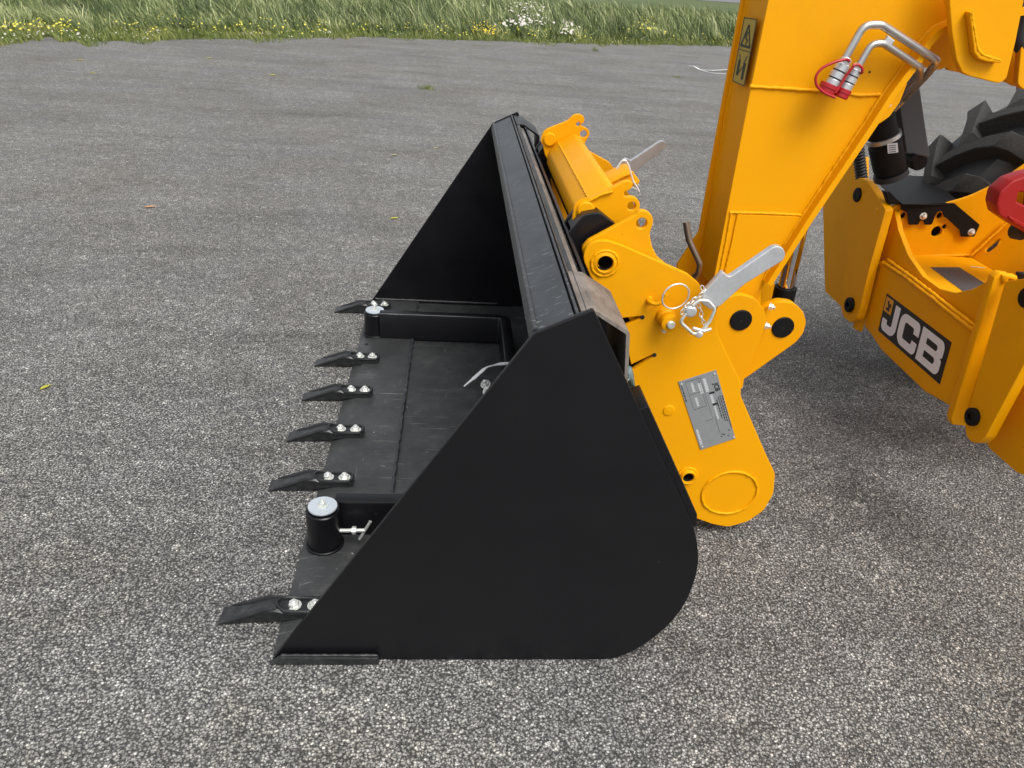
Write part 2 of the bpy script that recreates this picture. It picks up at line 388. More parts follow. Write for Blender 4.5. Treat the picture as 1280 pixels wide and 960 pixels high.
def hexbolt(origin, axis, r=.013, stub=.012, washer=True):
    ms = []
    if washer: ms.append(lathe([(r * .45, 0), (r * 1.35, 0), (r * 1.35, .002), (r * .45, .002)], origin, axis, 20))
    ms.append(lathe([(0, .002), (r * .96, .002), (r * 1.0, .003), (r * 1.0, .0105), (r * .86, .013), (0, .013)], origin, axis, 6))
    if stub: ms.append(lathe([(0, .012), (r * .5, .012), (r * .5, .012 + stub * .85), (r * .4, .012 + stub), (0, .012 + stub)], origin, axis, 12))
    return join(ms)

# ------------------------------------------------------------------ ground, verge, far road
def flat(name, pts, z, mat, kind='structure', label=None):
    me = bpy.data.meshes.new(name); me.from_pydata([(p[0], p[1], z) for p in pts], [], [list(range(len(pts)))]); me.update()
    if me.polygons[0].normal.z < 0: me.flip_normals()
    me.materials.append(M[mat]); o = bpy.data.objects.new(name, me); col.objects.link(o); o['kind'] = kind
    if label: o['label'] = label
    return o
flat('field', [(-1500, -1500), (1500, -1500), (1500, 1500), (-1500, 1500)], -.06, 'field')
edge_px = [(-160, 62), (-60, 58), (0, 55), (60, 46), (110, 52), (200, 50), (330, 48), (450, 46), (600, 51), (760, 55), (900, 57), (1000, 60), (1150, 66)]
edge = [at(x, y, Z=0) for x, y in edge_px]
edge = [edge[0] + (edge[0] - edge[1]).normalized() * 12] + edge + [edge[-1] + (edge[-1] - edge[-2]).normalized() * 25]
def edge_pt(t):
    t = t * (len(edge) - 1); i = min(int(t), len(edge) - 2); return edge[i].lerp(edge[i + 1], t - i)
# yard sheet: this side of the verge
yard_outline = [(p.x, p.y) for p in edge] + [(edge[-1].x + 10, -60), (-70, -60), (edge[0].x - 30, edge[0].y - 8)]
flat('tarmac_yard', yard_outline, 0, 'ground')
def away(p): v = Vector((p.x - CP.x, p.y - CP.y, 0)); return v.normalized()
far_pts = [p + away(p) * 34 for p in edge]
flat('verge_ground', [(p.x, p.y) for p in edge] + [(p.x, p.y) for p in far_pts[::-1]], -.03, 'soil')
r0 = at(895, 12, Z=0); dirr = (far_pts[-2] - far_pts[1]).normalized(); nn = Vector((-dirr.y, dirr.x, 0))
base = far_pts[8] + nn * 48
flat('far_road', [tuple((base - dirr * 150).xy), tuple((base + dirr * 400).xy), tuple((base + dirr * 400 + nn * 60).xy), tuple((base - dirr * 150 + nn * 60).xy)], -.02, 'far_road')

def blades(name, mat, roots, h, wdt, lean, tint, label, cat=None):
    """roots Nx3; each blade two bent quads and a tip"""
    N = len(roots); ang = rng.uniform(0, 2 * PI, N); la = rng.normal(PI, .9, N)
    side = np.stack([np.cos(ang), np.sin(ang), np.zeros(N)], 1) * (wdt / 2)[:, None]
    bend = np.stack([np.cos(la), np.sin(la), np.zeros(N)], 1)
    V = np.zeros((N, 7, 3)); 
    for k, (f, wf) in enumerate(((0, 1), (.4, .85), (.75, .55))):
        c = roots + bend * (lean * f * f)[:, None] * 1.0; c = c.copy(); c[:, 2] += h * f * (1 - .18 * f * lean / np.maximum(h, .01))
        V[:, 2 * k] = c - side * wf; V[:, 2 * k + 1] = c + side * wf
    c = roots + bend * lean[:, None]; c = c.copy(); c[:, 2] += h * (1 - .22 * lean / np.maximum(h, .01)); V[:, 6] = c
    idx = np.arange(N)[:, None] * 7
    quads = np.concatenate([idx + np.array([0, 1, 3, 2]), idx + np.array([2, 3, 5, 4])], 0); tris = idx + np.array([4, 5, 6])
    loops = np.concatenate([quads.ravel(), tris.ravel()]); nq, ntr = len(quads), len(tris)
    me = bpy.data.meshes.new(name); me.vertices.add(N * 7); me.vertices.foreach_set('co', V.ravel())
    me.loops.add(len(loops)); me.loops.foreach_set('vertex_index', loops.astype(np.int32))
    me.polygons.add(nq + ntr); me.polygons.foreach_set('loop_start', np.concatenate([np.arange(nq) * 4, nq * 4 + np.arange(ntr) * 3]).astype(np.int32))
    me.update(calc_edges=True)
    a = me.attributes.new('tint', 'FLOAT', 'POINT'); a.data.foreach_set('value', np.repeat(tint, 7).astype(np.float32))
    me.materials.append(M[mat]); o = bpy.data.objects.new(name, me); col.objects.link(o); o['kind'] = 'stuff'; o['label'] = label
    if cat: o['category'] = cat
    return o
def verge_points(N, d0, d1, power=1.0, jag=.5):
    t = rng.uniform(.03, .9, N); u = rng.uniform(0, 1, N) ** power; R = np.zeros((N, 3)); D = np.zeros(N)
    for i in range(N):
        p = edge_pt(t[i]); d = d0 + (d1 - d0) * u[i] + jag * (noise.noise(Vector((p.x * .8, p.y * .8, 0))) + .6 * noise.noise(Vector((p.x * 3.1, p.y * 3.1, 4)))) 
        q = p + away(p) * d; R[i] = (q.x, q.y, -.02); D[i] = d
    return R, D
def clump(R, s, o=0): return np.array([noise.noise(Vector((r[0] * s + o, r[1] * s, o))) for r in R])
def build_verge():
    R, D = verge_points(78000, 1.3, 26, 1.7, .9)
    c = clump(R, .45); c2 = clump(R, 1.6, 5)
    h = np.clip(.46 + .34 * c + .22 * c2 + rng.normal(0, .13, len(R)), .12, 1.0) * np.clip(.45 + (D - 1.0) * .2, .4, 1.15)
    tint = np.clip(.40 + .7 * c2 + .5 * c + rng.normal(0, .20, len(R)), 0, 1)
    blades('long_grass', 'tall_grass', R, h, rng.uniform(.010, .03, len(R)) * np.clip(.7 + D * .05, .7, 1.8), h * rng.uniform(.15, 1.0, len(R)), tint, 'tall seeding verge grass swaying behind the tarmac yard', 'grass')
    R, D = verge_points(46000, -.6, 3.4, .9, 1.2)
    c = clump(R, 1.1, 9)
    h = np.clip(.10 + .03 * D + .06 * c + rng.normal(0, .03, len(R)), .03, .3)
    tint = np.clip(.45 + .5 * c + rng.normal(0, .18, len(R)), 0, 1)
    blades('short_grass', 'short_grass', R, h, rng.uniform(.01, .022, len(R)), h * rng.uniform(.2, .9, len(R)), tint, 'low yellowish grass fringe creeping over the tarmac edge', 'grass')
build_verge()
def discs(name, mat, P, r, label, group=None):
    """little five-sided flower heads tilted every way, one mesh"""
    vs, fs = [], []
    for (x, y, z), rr in zip(P, r):
        n = Vector((random.uniform(-.6, .6), random.uniform(-1, .2), 1)).normalized(); u = n.orthogonal().normalized(); v = n.cross(u); b = len(vs)
        c = Vector((x, y, z))
        for k in range(6): vs.append(c + (u * math.cos(PI / 3 * k) + v * math.sin(PI / 3 * k)) * rr)
        vs.append(c + n * rr * .35)
        for k in range(6): fs.append((b + k, b + (k + 1) % 6, b + 6))
    me = bpy.data.meshes.new(name); me.from_pydata([tuple(v) for v in vs], [], fs); me.materials.append(M[mat])
    o = bpy.data.objects.new(name, me); col.objects.link(o); tag(o, label, 'flowers', group, 'stuff'); return o
R_, D_ = verge_points(1500, -.2, 3.6, 1, .8)
k_ = clump(R_, .9, 3) > -.02
R_ = R_[k_]; discs('buttercup_blooms', 'petal_yellow', [(a, b, random.uniform(.10, .26)) for a, b, c in R_], rng.uniform(.014, .026, len(R_)), 'tiny yellow buttercups dotted along the grass fringe')
R_, D_ = verge_points(420, -.5, 1.5, 1, .7)
discs('clover_blooms', 'petal_white', [(a, b, random.uniform(.03, .12)) for a, b, c in R_], rng.uniform(.010, .02, len(R_)), 'tiny cream clover heads at the tarmac edge')
def patch(name, mat, px0, px1, py0, py1, n, z0, z1, r0, r1, label, sp=1):
    P = []
    for i in range(n):
        x = random.gauss((px0 + px1) / 2, (px1 - px0) / 4.2); y = random.uniform(py0, py1)
        z = random.uniform(z0, z1); q = at(x, y, Z=z); P.append(tuple(q))
    return discs(name, mat, P, [random.uniform(r0, r1) for _ in P], label)
patch('yellow_flower_patch', 'petal_orange', 586, 630, 24, 42, 95, .15, .36, .012, .028, 'dense clump of orange-yellow wildflowers left of the white blooms')
patch('white_flower_patch', 'petal_white', 620, 694, 2, 32, 150, .40, .75, .015, .045, 'tall white and pinkish flower heads in the long grass')
patch('white_daisy_patch', 'petal_white', 700, 722, 24, 42, 36, .3, .42, .025, .045, 'small loose group of white daisies right of the tall white flowers')
patch('right_yellow_flower_patch', 'petal_yellow', 790, 830, 18, 40, 90, .3, .42, .02, .035, 'scattered lemon-yellow flowers in the grass towards the yellow boom')

def loose_chips(N=95000):
    """loose chippings lying on the tarmac"""
    base_v = np.array([(1, 0, 0), (0, 1, 0), (-1, 0, 0), (0, -1, 0), (0, 0, 1), (0, 0, -.6)], float)
    base_f = np.array([(0, 1, 4), (1, 2, 4), (2, 3, 4), (3, 0, 4), (1, 0, 5), (2, 1, 5), (3, 2, 5), (0, 3, 5)])
    X = rng.uniform(-2.6, 4.2, N); u = rng.uniform(0, 1, N); Yv = -.95 + 6.5 * u ** 1.9
    s = rng.uniform(.0026, .0052, N) * np.where(rng.uniform(0, 1, N) < .04, 1.5, 1); a = rng.uniform(0, 2 * PI, N); tl = rng.normal(0, .3, (N, 2))
    ca, sa = np.cos(a), np.sin(a); V = np.zeros((N, 6, 3)); B = base_v[None] * (1 + rng.uniform(-.3, .3, (N, 6, 1)))
    sc = np.stack([s, s * rng.uniform(.6, 1, N), s * rng.uniform(.45, .8, N)], 1); B = B * sc[:, None]
    V[:, :, 0] = B[:, :, 0] * ca[:, None] - B[:, :, 1] * sa[:, None] + X[:, None]
    V[:, :, 1] = B[:, :, 0] * sa[:, None] + B[:, :, 1] * ca[:, None] + Yv[:, None]
    V[:, :, 2] = B[:, :, 2] + B[:, :, 0] * tl[:, :1] + s[:, None] * .12
    fc = (np.arange(N)[:, None, None] * 6 + base_f[None]).reshape(-1, 3)
    me = bpy.data.meshes.new('loose_chippings'); me.vertices.add(N * 6); me.vertices.foreach_set('co', V.ravel())
    me.loops.add(fc.size); me.loops.foreach_set('vertex_index', fc.ravel().astype(np.int32)); me.polygons.add(len(fc)); me.polygons.foreach_set('loop_start', (np.arange(len(fc)) * 3).astype(np.int32)); me.update(calc_edges=True)
    t = me.attributes.new('tint', 'FLOAT', 'POINT'); t.data.foreach_set('value', np.repeat(np.clip(rng.beta(2.0, 2.6, N) * 1.15, 0, 1), 6).astype(np.float32))
    me.materials.append(M['chip']); o = bpy.data.objects.new('loose_chippings', me); col.objects.link(o); o['kind'] = 'stuff'; o['label'] = 'loose grey stone chippings scattered on the tarmac'
loose_chips()

# ------------------------------------------------------------------ the bucket
W = 2.44
bk = thing('loader_bucket', 'wide black steel loader bucket with teeth resting on the tarmac', 'loader bucket', (.55, W / 2, 0))
heel = [(.80, 0), (.904, .001), (.975, .032), (1.040, .103), (1.083, .185), (1.101, .275), (1.099, .37), (1.066, .478), (1.02, .56)]
arc_ = []
for k in range(1, len(heel) - 2):
    p0, p1, p2, p3 = [Vector(v) for v in heel[k - 1:k + 3]]
    for t in (0, .17, .33, .5, .67, .83):
        q = .5 * ((2 * p1) + (p2 - p0) * t + (2 * p0 - 5 * p1 + 4 * p2 - p3) * t * t + (3 * p1 - p0 - 3 * p2 + p3) * t ** 3); arc_.append((q.x, max(q.y, 0), 0))
side = [(0, .0, 0)] + arc_ + [(1.066, .478, 0), (.743, 1.052, .006), (.624, .992, .012)]
for Y0 in (0, W - .014):
    ol = fillet(side, .01)
    o = link('side_plate', sheet_mesh(ol, [], frameY(Y0, .014), .014, .0022), bk, 'black')
# shell: floor, curve and back in one bent sheet, outside then inside
def band(path, th, y0, y1):
    """sheet bent along a 2-D (X,Z) path, thickness to the left of travel"""
    P = [Vector(p) for p in path]; N = len(P); inn = []
    for i in range(N):
        t = (P[min(i + 1, N - 1)] - P[max(i - 1, 0)]).normalized(); inn.append(P[i] + Vector((-t.y, t.x)) * th)
    bm = bmesh.new(); rows = []
    for pts in (P, inn):
        rows.append([(bm.verts.new((p.x, y0, p.y)), bm.verts.new((p.x, y1, p.y))) for p in pts])
    for i in range(N - 1):
        for r in rows: bm.faces.new((r[i][0], r[i][1], r[i + 1][1], r[i + 1][0]))
        for e in (0, 1): bm.faces.new((rows[0][i][e], rows[0][i + 1][e], rows[1][i + 1][e], rows[1][i][e]))
    for i in (0, N - 1): bm.faces.new((rows[0][i][0], rows[0][i][1], rows[1][i][1], rows[1][i][0]))
    bmesh.ops.recalc_face_normals(bm, faces=bm.faces)
    me = bpy.data.meshes.new('band'); bm.to_mesh(me); bm.free(); return me
shell_path = [(.262, .003), (.5, .003), (.8, .003)]
cx, cz, rr = .80, .28, .277
for i in range(1, 12):
    a = -PI / 2 + (PI / 2 + math.radians(30)) * i / 11; shell_path.append((cx + rr * math.cos(a), cz + rr * math.sin(a)))
shell_path += [(.735, 1.037)]
link('shell', band(shell_path, .010, .0145, W - .0145), bk, 'floor')
# cutting edge plate with its bevelled nose
ce = [(0.0, .003), (.258, .003), (.258, .024), (.055, .024), (.0, .006)]
cem = sheet_mesh([Vector(p) for p in ce], [], (Vector((0, W / 2, 0)), Vector((1, 0, 0)), Vector((0, 0, 1)), Vector((0, -1, 0))), W - .030, .001)
link('cutting_edge', cem, bk, 'floor')
weld([(.261 + .002 * math.sin(i * 1.3), .03 + (W - .06) * i / 160, .0235) for i in range(161)], .0065, bk, mat='lip')
# side cutters along the foot of each side plate
for y0 in (-.0195, W + .0025):
    o = link('side_cutter', sheet_mesh(fillet([(-.004, .002, 0), (.285, .002, 0), (.285, .028, .006), (.03, .031, .006)], .003), [], frameY(y0, .017), .017, .004), bk, 'cast')
    weld([(x, y0 + (.008 if y0 < 1 else .008), .0315) for x in np.linspace(.03, .28, 30)], .0045, bk, mat='cast')
weld([(x, W - .018, .028) for x in np.linspace(.03, .70, 70)], .006, bk, mat='floor')
weld([(x, .018, .028) for x in np.linspace(.05, .70, 70)], .005, bk, mat='floor')
# top lip: a broad sloping plate with folded rims
lip = [(.628, .980), (.736, 1.036)]
link('top_lip', band([(.626, .974), (.712, 1.017)], .012, .0145, W - .0145), bk, 'lip')
link('lip_rim', band([(.622, .966), (.631, .988)], .006, .0148, W - .0148), bk, 'lip')
tube('lip_rim', [(.628, .016, .990), (.628, W - .016, .990)], .0065, 'lip', bk)
link('back_rim', band([(.719, 1.000), (.716, 1.036)], .006, .0148, W - .0148), bk, 'lip')
# raw brown strip and black stiffening angle down the back
link('back_strip', band([(.762, 1.012), (.724, 1.032)], .004, .264, W - .0160), bk, 'raw')
link('stiffener', band([(.766, 1.020), (.766, .930)], .008, .264, W - .264), bk, 'black')
link('stiffener', band([(.805, .990), (.845, .972)], .008, .72, 1.58), bk, 'black')
weld([(.758, y, 1.012) for y in np.linspace(.3, W - .25, 90)], .0035, bk, mat='black')
# folded channel ends
def channel(y0, y1):
    path = [(.748, 1.048), (.800, 1.030), (.838, .990), (.858, .930), (.868, .86), (.862, .80), (.885, .76)]
    path = [tuple(v) for v in smooth_path([Vector((a, b, 0)) for a, b in [(.722, 1.036), (.757, 1.036), (.834, .990), (.855, .80)]], .014)]
    path = [(p[0], p[1]) for p in path]
    return link('back_channel', band(path[::-1], .008, y0, y1), bk, 'raw')
channel(.028, .262); o_ = channel(W - .262, W - .028); o_.data = o_.data.copy(); o_.data.materials[0] = M['black']
link('channel_rib', box_mesh((.85, .02, .93), (.03, .006, .10), Matrix.Rotation(math.radians(28), 3, 'Y'), .001), bk, 'satin_black') if False else None
# hook brackets welded to the back
def bracket(y):
    pts = [(.760, .99), (.775, 1.035), (.806, 1.078), (.850, 1.088), (.905, 1.050), (.960, .99), (1.0, .90), (1.02, .80), (1.07, .60), (1.04, .50), (.95, .64), (.84, .84)]
    return link('hook_bracket', sheet_mesh(fillet(pts, .03), [], frameY(y, .016), .016, .003), bk, 'black')
for y in (.60, .70): bracket(y)
for y in (1.60, 1.70): bracket(y)
link('hook_tray', band([(.905, 1.046), (.850, 1.084), (.806, 1.074), (.778, 1.030)], .008, 1.617, 1.699), bk, 'black')
link('hook_tray', band([(.905, 1.046), (.850, 1.084), (.806, 1.074), (.778, 1.030)], .008, .617, .699), bk, 'black')
# skid wear strips behind the near side plate
link('heel_strip', sheet_mesh(fillet([(1.046, .495), (1.066, .470), (1.080, .470), (1.074, .505), (.90, .815), (.870, .80)], .004), [], frameY(.0150, .10), .10, .002), bk, 'black')

# teeth
def tooth_mesh():
    S = [  # x, z bottom, z top, half width
        (.122, .024, .042, .026), (.114, .024, .048, .030), (.085, .024, .046, .031), (.040, .024, .046, .032), (.012, .020, .050, .033), (-.008, .014, .057, .033),
        (-.035, .012, .056, .032), (-.062, .009, .047, .030), (-.092, .005, .034, .029), (-.122, .003, .024, .030), (-.150, .002, .016, .032), (-.172, .001, .008, .034)]
    bm = bmesh.new(); rings = []
    for x, z0, z1, w_ in S:
        w_ *= .9
        h = z1 - z0; e = min(.006, h * .3)
        prof = [(-w_, z0), (w_, z0), (w_, z1 - e), (w_ - e, z1), (-w_ + e, z1), (-w_, z1 - e)]
        rings.append([bm.verts.new((x, y, z)) for y, z in prof])
    n = 6
    for a, b in zip(rings, rings[1:]):
        for k in range(n): bm.faces.new((a[k], a[(k + 1) % n], b[(k + 1) % n], b[k]))
    bm.faces.new(rings[0]); bm.faces.new(rings[-1][::-1])
    bmesh.ops.recalc_face_normals(bm, faces=bm.faces)
    me = bpy.data.meshes.new('tooth'); bm.to_mesh(me); bm.free()
    # raised rim round the bolt seat and the two ridges running to the tip
    rim = [(.010, -.026, .050), (.040, -.027, .048), (.108, -.026, .048), (.117, -.017, .048), (.117, .017, .048), (.108, .026, .048), (.040, .027, .048), (.010, .026, .050), (-.008, .014, .057), (-.014, 0, .058), (-.008, -.014, .057)]
    ms = [me, sweep(rim, .0062, 8, closed=True)]
    for s in (-1, 1):
        ms.append(sweep([(-.012, s * .020, .057), (-.035, s * .024, .056), (-.062, s * .025, .047), (-.092, s * .026, .035), (-.122, s * .028, .024), (-.150, s * .030, .014)], [.005, .006, .006, .006, .005, .003], 8))
    return join(ms, 'tooth')
tm = tooth_mesh(); finish(tm, M['cast'], 40)
bm_ = hexbolt((0, 0, 0), (0, 0, 1), .0155, .008); finish(bm_, M['zinc'])
for i, y in enumerate((.150, .755, 1.068, 1.378, 1.690, 2.300)):
    o = link('tooth', tm, bk); o.location = Vector((0, y, 0)) - bk.location
    for bx in (.032, .090):
        b = bpy.data.objects.new('bolt', bm_); col.objects.link(b); b.parent = o; b.location = (bx, 0, .0465); b.rotation_euler = (0, 0, random.uniform(0, 1)); b.scale = (1, 1, 1)

# fork sockets and the raised frame across the floor
PX, PYN = .072, .437
PH = at(400, 632, Y=PYN).z - .012
PHN = PH
for y in (PYN, W - PYN - .01):
    PH = PHN if y < 1 else PHN - .022
    so_ = turned('socket_post', [(.048, .022), (.052, .024), (.052, PH - .003), (.049, PH), (.040, PH), (.040, PH - .02), (0, PH - .02)], (PX, y, 0), (0, 0, 1), 'black', bk)
    tube('weld_bead', [(PX + .055 * math.cos(t), y + .055 * math.sin(t), .026) for t in np.linspace(0, 2 * PI, 30)[:-1]], .005, 'black', so_, closed=True)
    turned('washer', [(.012, PH + .006), (.044, PH + .006), (.045, PH + .008), (.045, PH + .011), (.044, PH + .013), (.012, PH + .013)], (PX, y, 0), (0, 0, 1), 'washer_zinc', so_)
    link('nut', hexbolt((PX, y, PH + .0125), (0, 0, 1), .0115, .011), so_, 'zinc')
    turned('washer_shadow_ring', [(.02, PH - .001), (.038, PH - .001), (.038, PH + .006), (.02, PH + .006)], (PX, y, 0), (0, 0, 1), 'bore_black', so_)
    if y < 1:
        h = .085
        a0, a1 = Vector((PX + .05, y - .01, h)), Vector((PX + .128, y - .012, h + .004))
        cs = tube('clamp_screw', [a0, a1], .0065, 'zinc', so_)
        link('clamp_nut', lathe([(.007, 0), (.013, 0), (.013, .012), (.007, .012)], a0 + Vector((.038, 0, .002)), (1, 0, 0), 6), so_, 'zinc')
        d = Vector((.018, 0, .036))
        tube('tee_bar', [a1 - d, a1 + d], .0048, 'zinc', so_)
def frame_bar(pts, r, name):
    path = smooth_path([Vector(p) for p in pts], r, .2); wv, hh = .026, PH - .03
    bm = bmesh.new(); rings = []
    for i, p in enumerate(path):
        t = (path[min(i + 1, len(path) - 1)] - path[max(i - 1, 0)]).normalized(); s = Vector((-t.y, t.x, 0))
        prof = [(-wv, 0), (wv, 0), (wv, hh - .008), (wv - .003, hh - .002), (wv - .008, hh), (-wv + .008, hh), (-wv + .003, hh - .002), (-wv, hh - .008)]
        rings.append([bm.verts.new(p + s * a + Vector((0, 0, b + .0235))) for a, b in prof])
    for a, b in zip(rings, rings[1:]):
        for k in range(8): bm.faces.new((a[k], a[(k + 1) % 8], b[(k + 1) % 8], b[k]))
    bm.faces.new(rings[0]); bm.faces.new(rings[-1]); bmesh.ops.recalc_face_normals(bm, faces=bm.faces)
    me = bpy.data.meshes.new(name); bm.to_mesh(me); bm.free(); o = link(name, me, bk, 'black')
    edge_ = []
    for i, p in enumerate(path):
        t = (path[min(i + 1, len(path) - 1)] - path[max(i - 1, 0)]).normalized(); s = Vector((-t.y, t.x, 0)); edge_.append(p - s * (wv - .004) + Vector((0, 0, hh + .0215)))
        
    link('edge_highlight', sweep(edge_, .0035, 6), o, 'lip'); return o  # thin paler bead along the inner top edge, modelling its highlight as colour
PH = PHN
yn, yf = .505, W - .475
frame_bar([(.10, yf, 0), (.716, yf, 0), (.716, yn, 0), (.10, yn, 0)], .042, 'fork_frame')
for (px, py) in ((607, 478), (610, 487)):
    q = at(px, py, Z=.045); link('frame_bolt', hexbolt((q.x, q.y, .035), (-.3, -.5, 1), .017, .016), bk, 'zinc')
for (px, py) in ((608, 449), (458, 430)):
    q = at(px, py, Z=.0245); turned('drain_hole', [(0, 0), (.008, 0), (.008, .0012), (0, .0012)], (q.x, q.y, .0240 if q.x < .26 else .0135), (0, 0, 1), 'bore_black', bk, 16)

# loose white cable tie draped over the frame inside the bucket
def strap(pts3, wd, th, mat, name, label, cat, loc):
    t = thing(name, label, cat, loc) if False else None
    P = smooth_path([Vector(p) for p in pts3], .05); bm = bmesh.new(); rows = []
    for i, p in enumerate(P):
        tg = (P[min(i + 1, len(P) - 1)] - P[max(i - 1, 0)]).normalized(); s = tg.cross(Vector((0, 0, 1))).normalized(); u = s.cross(tg)
        wf = wd * (1 if i > 1 else .3 + .35 * i)
        rows.append([bm.verts.new(p + s * a * wf + u * b * th) for a, b in ((-.5, -.5), (.5, -.5), (.5, .5), (-.5, .5))])
    for a, b in zip(rows, rows[1:]):
        for k in range(4): bm.faces.new((a[k], a[(k + 1) % 4], b[(k + 1) % 4], b[k]))
    bm.faces.new(rows[0]); bm.faces.new(rows[-1]); bmesh.ops.recalc_face_normals(bm, faces=bm.faces)
    me = bpy.data.meshes.new(name); bm.to_mesh(me); bm.free(); o = link(name, me, None, mat, None, 40); tag(o, label, cat); return o
tie = [at(580, 483, Z=.03), at(592, 473, Z=.06), at(608, 459, Z=.11), at(622, 455, Z=.15), at(640, 454, Z=.16), at(654, 462, Z=.15), at(640, 470, Z=.13), at(628, 474, Z=.10), at(620, 480, Z=.06)]
strap(tie, .022, .003, 'white_plastic', 'cable_tie', 'loose white plastic cable tie curling out of the black bucket', 'cable tie', (0, 0, 0))
# scrap of blue film stuck between bucket and hitch
def film():
    pts = [(783, 456), (789, 458), (793, 470), (793, 481), (788, 486), (781, 482), (778, 476), (780, 464)]
    P = [at(x, y, Y=.40) for x, y in pts]; c = sum(P, Vector()) / len(P); bm = bmesh.new()
    outer = [bm.verts.new(p + Vector((0, random.uniform(-.012, .012), 0))) for p in P]; mid = [bm.verts.new(p.lerp(c, .5) + Vector((0, random.uniform(-.02, .005), 0))) for p in P]; cc = bm.verts.new(c + Vector((0, -.012, 0)))
    n = len(P)
    for k in range(n):
        bm.faces.new((outer[k], outer[(k + 1) % n], mid[(k + 1) % n], mid[k])); bm.faces.new((mid[k], mid[(k + 1) % n], cc))
    bmesh.ops.solidify(bm, geom=bm.faces[:], thickness=.002)
    me = bpy.data.meshes.new('film'); bm.to_mesh(me); bm.free(); o = link('plastic_film', me, None, 'film', None, 12); tag(o, 'crumpled blue protective film caught between bucket and yellow hitch', 'plastic film')
film()

# ------------------------------------------------------------------ the telehandler
th = thing('telehandler', 'yellow telescopic handler with boom, quick hitch and black tyre', 'telehandler', (2.6, 1.1, 0))
YA = .53
A1 = [(728, 322), (733, 308), (744, 301), (760, 301), (778, 307), (860, 343), (874, 355), (885, 372), (893, 392), (898, 420, .06), (926, 478, .02), (926, 495, .02), (957, 567, .05), (969, 592), (967, 617), (955, 638), (935, 652), (910, 659), (890, 655), (862, 645, .004),
      (822, 557, .001), (795, 494, .01), (790.5, 463, 0), (817, 445.5, 0), (817, 442.5, 0), (789, 456, 0), (778.5, 409, 0), (802, 398, 0), (802, 395, 0), (775, 398, 0), (738, 345, .01)]
hA = plate('hitch_plate', 'Y', YA, A1, .020, 'yellow', th, holes=[(756, 329, 10.5), (860, 594, 9)], r=.05, bevel=.0022, label='yellow quick hitch plate with grey nameplate and stress slots')
for hx, hy in ((803, 396.5), (818, 443.7)):
    q = at(hx, hy, Y=YA); turned('slot_end', [(0, 0), (.0065, 0), (.0065, .001), (0, .001)], (q.x, YA - .0002, q.z), (0, -1, 0), 'bore_black', hA, 16)
A0 = [(727, 311, .02), (736, 301, .02), (795, 269), (799, 264), (806, 263), (815, 268), (817, 278), (812, 292, .02), (815, 308, .02), (822, 322), (850, 345), (860, 380), (800, 420), (762, 362), (737, 345)]
plate('hitch_plate', 'Y', YA + .024, A0, .022, 'yellow', th, holes=[(802, 279.5, 6.8), (757, 328, 9)], r=.03, label='yellow rear hitch plate with upper hook lobe')
# bosses, weld rings, plug
q = at(756, 329, Y=YA); rp = (at(767, 329, Y=YA) - q).length
turned('pin_boss', [(rp * .92, .06), (rp * .92, -.006), (rp * 1.0, -.008), (rp * 1.35, -.004), (rp * 1.4, .006)], (q.x, YA, q.z), (0, 1, 0), 'yellow', th, 40)
turned('pin_bore', [(rp * .9, .004), (rp * .9, .14), (0, .14)], (q.x, YA, q.z), (0, 1, 0), 'bore_black', th, 32)
weld([(q.x + rp * 1.5 * math.cos(t), YA - .001, q.z + rp * 1.5 * math.sin(t)) for t in np.linspace(0, 2 * PI, 40)[:-1]], .0045, hA, closed=True)
q = at(859, 594, Y=YA); rp = (at(868, 594, Y=YA) - q).length
turned('pin_boss', [(rp * .75, .05), (rp * .75, -.016), (rp * .95, -.018), (rp * 1.1, -.012), (rp * 1.15, .0)], (q.x, YA, q.z), (0, 1, 0), 'yellow', th, 32)
turned('pin_bore', [(rp * .73, -.010), (rp * .73, .06), (0, .06)], (q.x, YA, q.z), (0, 1, 0), 'bore_black', th, 24)
weld([(q.x + rp * 1.25 * math.cos(t), YA - .002, q.z + rp * 1.25 * math.sin(t)) for t in np.linspace(0, 2 * PI, 30)[:-1]], .0045, hA, closed=True)
q = at(912, 616, Y=YA); rp = (at(946, 616, Y=YA) - q).length
weld([(q.x + rp * math.cos(t), YA - .0005, q.z + rp * .93 * math.sin(t)) for t in np.linspace(0, 2 * PI, 60)[:-1]], .0050, hA, closed=True)
turned('cross_tube', [(0, 0), (rp * .97, 0), (rp * .97, 1.10), (0, 1.10)], (q.x, YA + .019, q.z), (0, 1, 0), 'yellow', th, 32)
turned('plug', [(0, -.004), (.010, -.004), (.017, -.003), (.020, .001)], at(836, 513, Y=YA), (0, 1, 0), 'yellow', hA, 20)
# far twin of the big plate
farA = []
for p in A1[:21] + A1[-1:]:
    q = at(p[0], p[1], Y=YA); farA.append((q.x, q.z - .01))
link('hitch_plate', sheet_mesh(fillet(farA, .03), [], frameY(1.64, .022), .022, .002), th, 'yellow', 'far yellow hitch plate hidden behind the bucket')
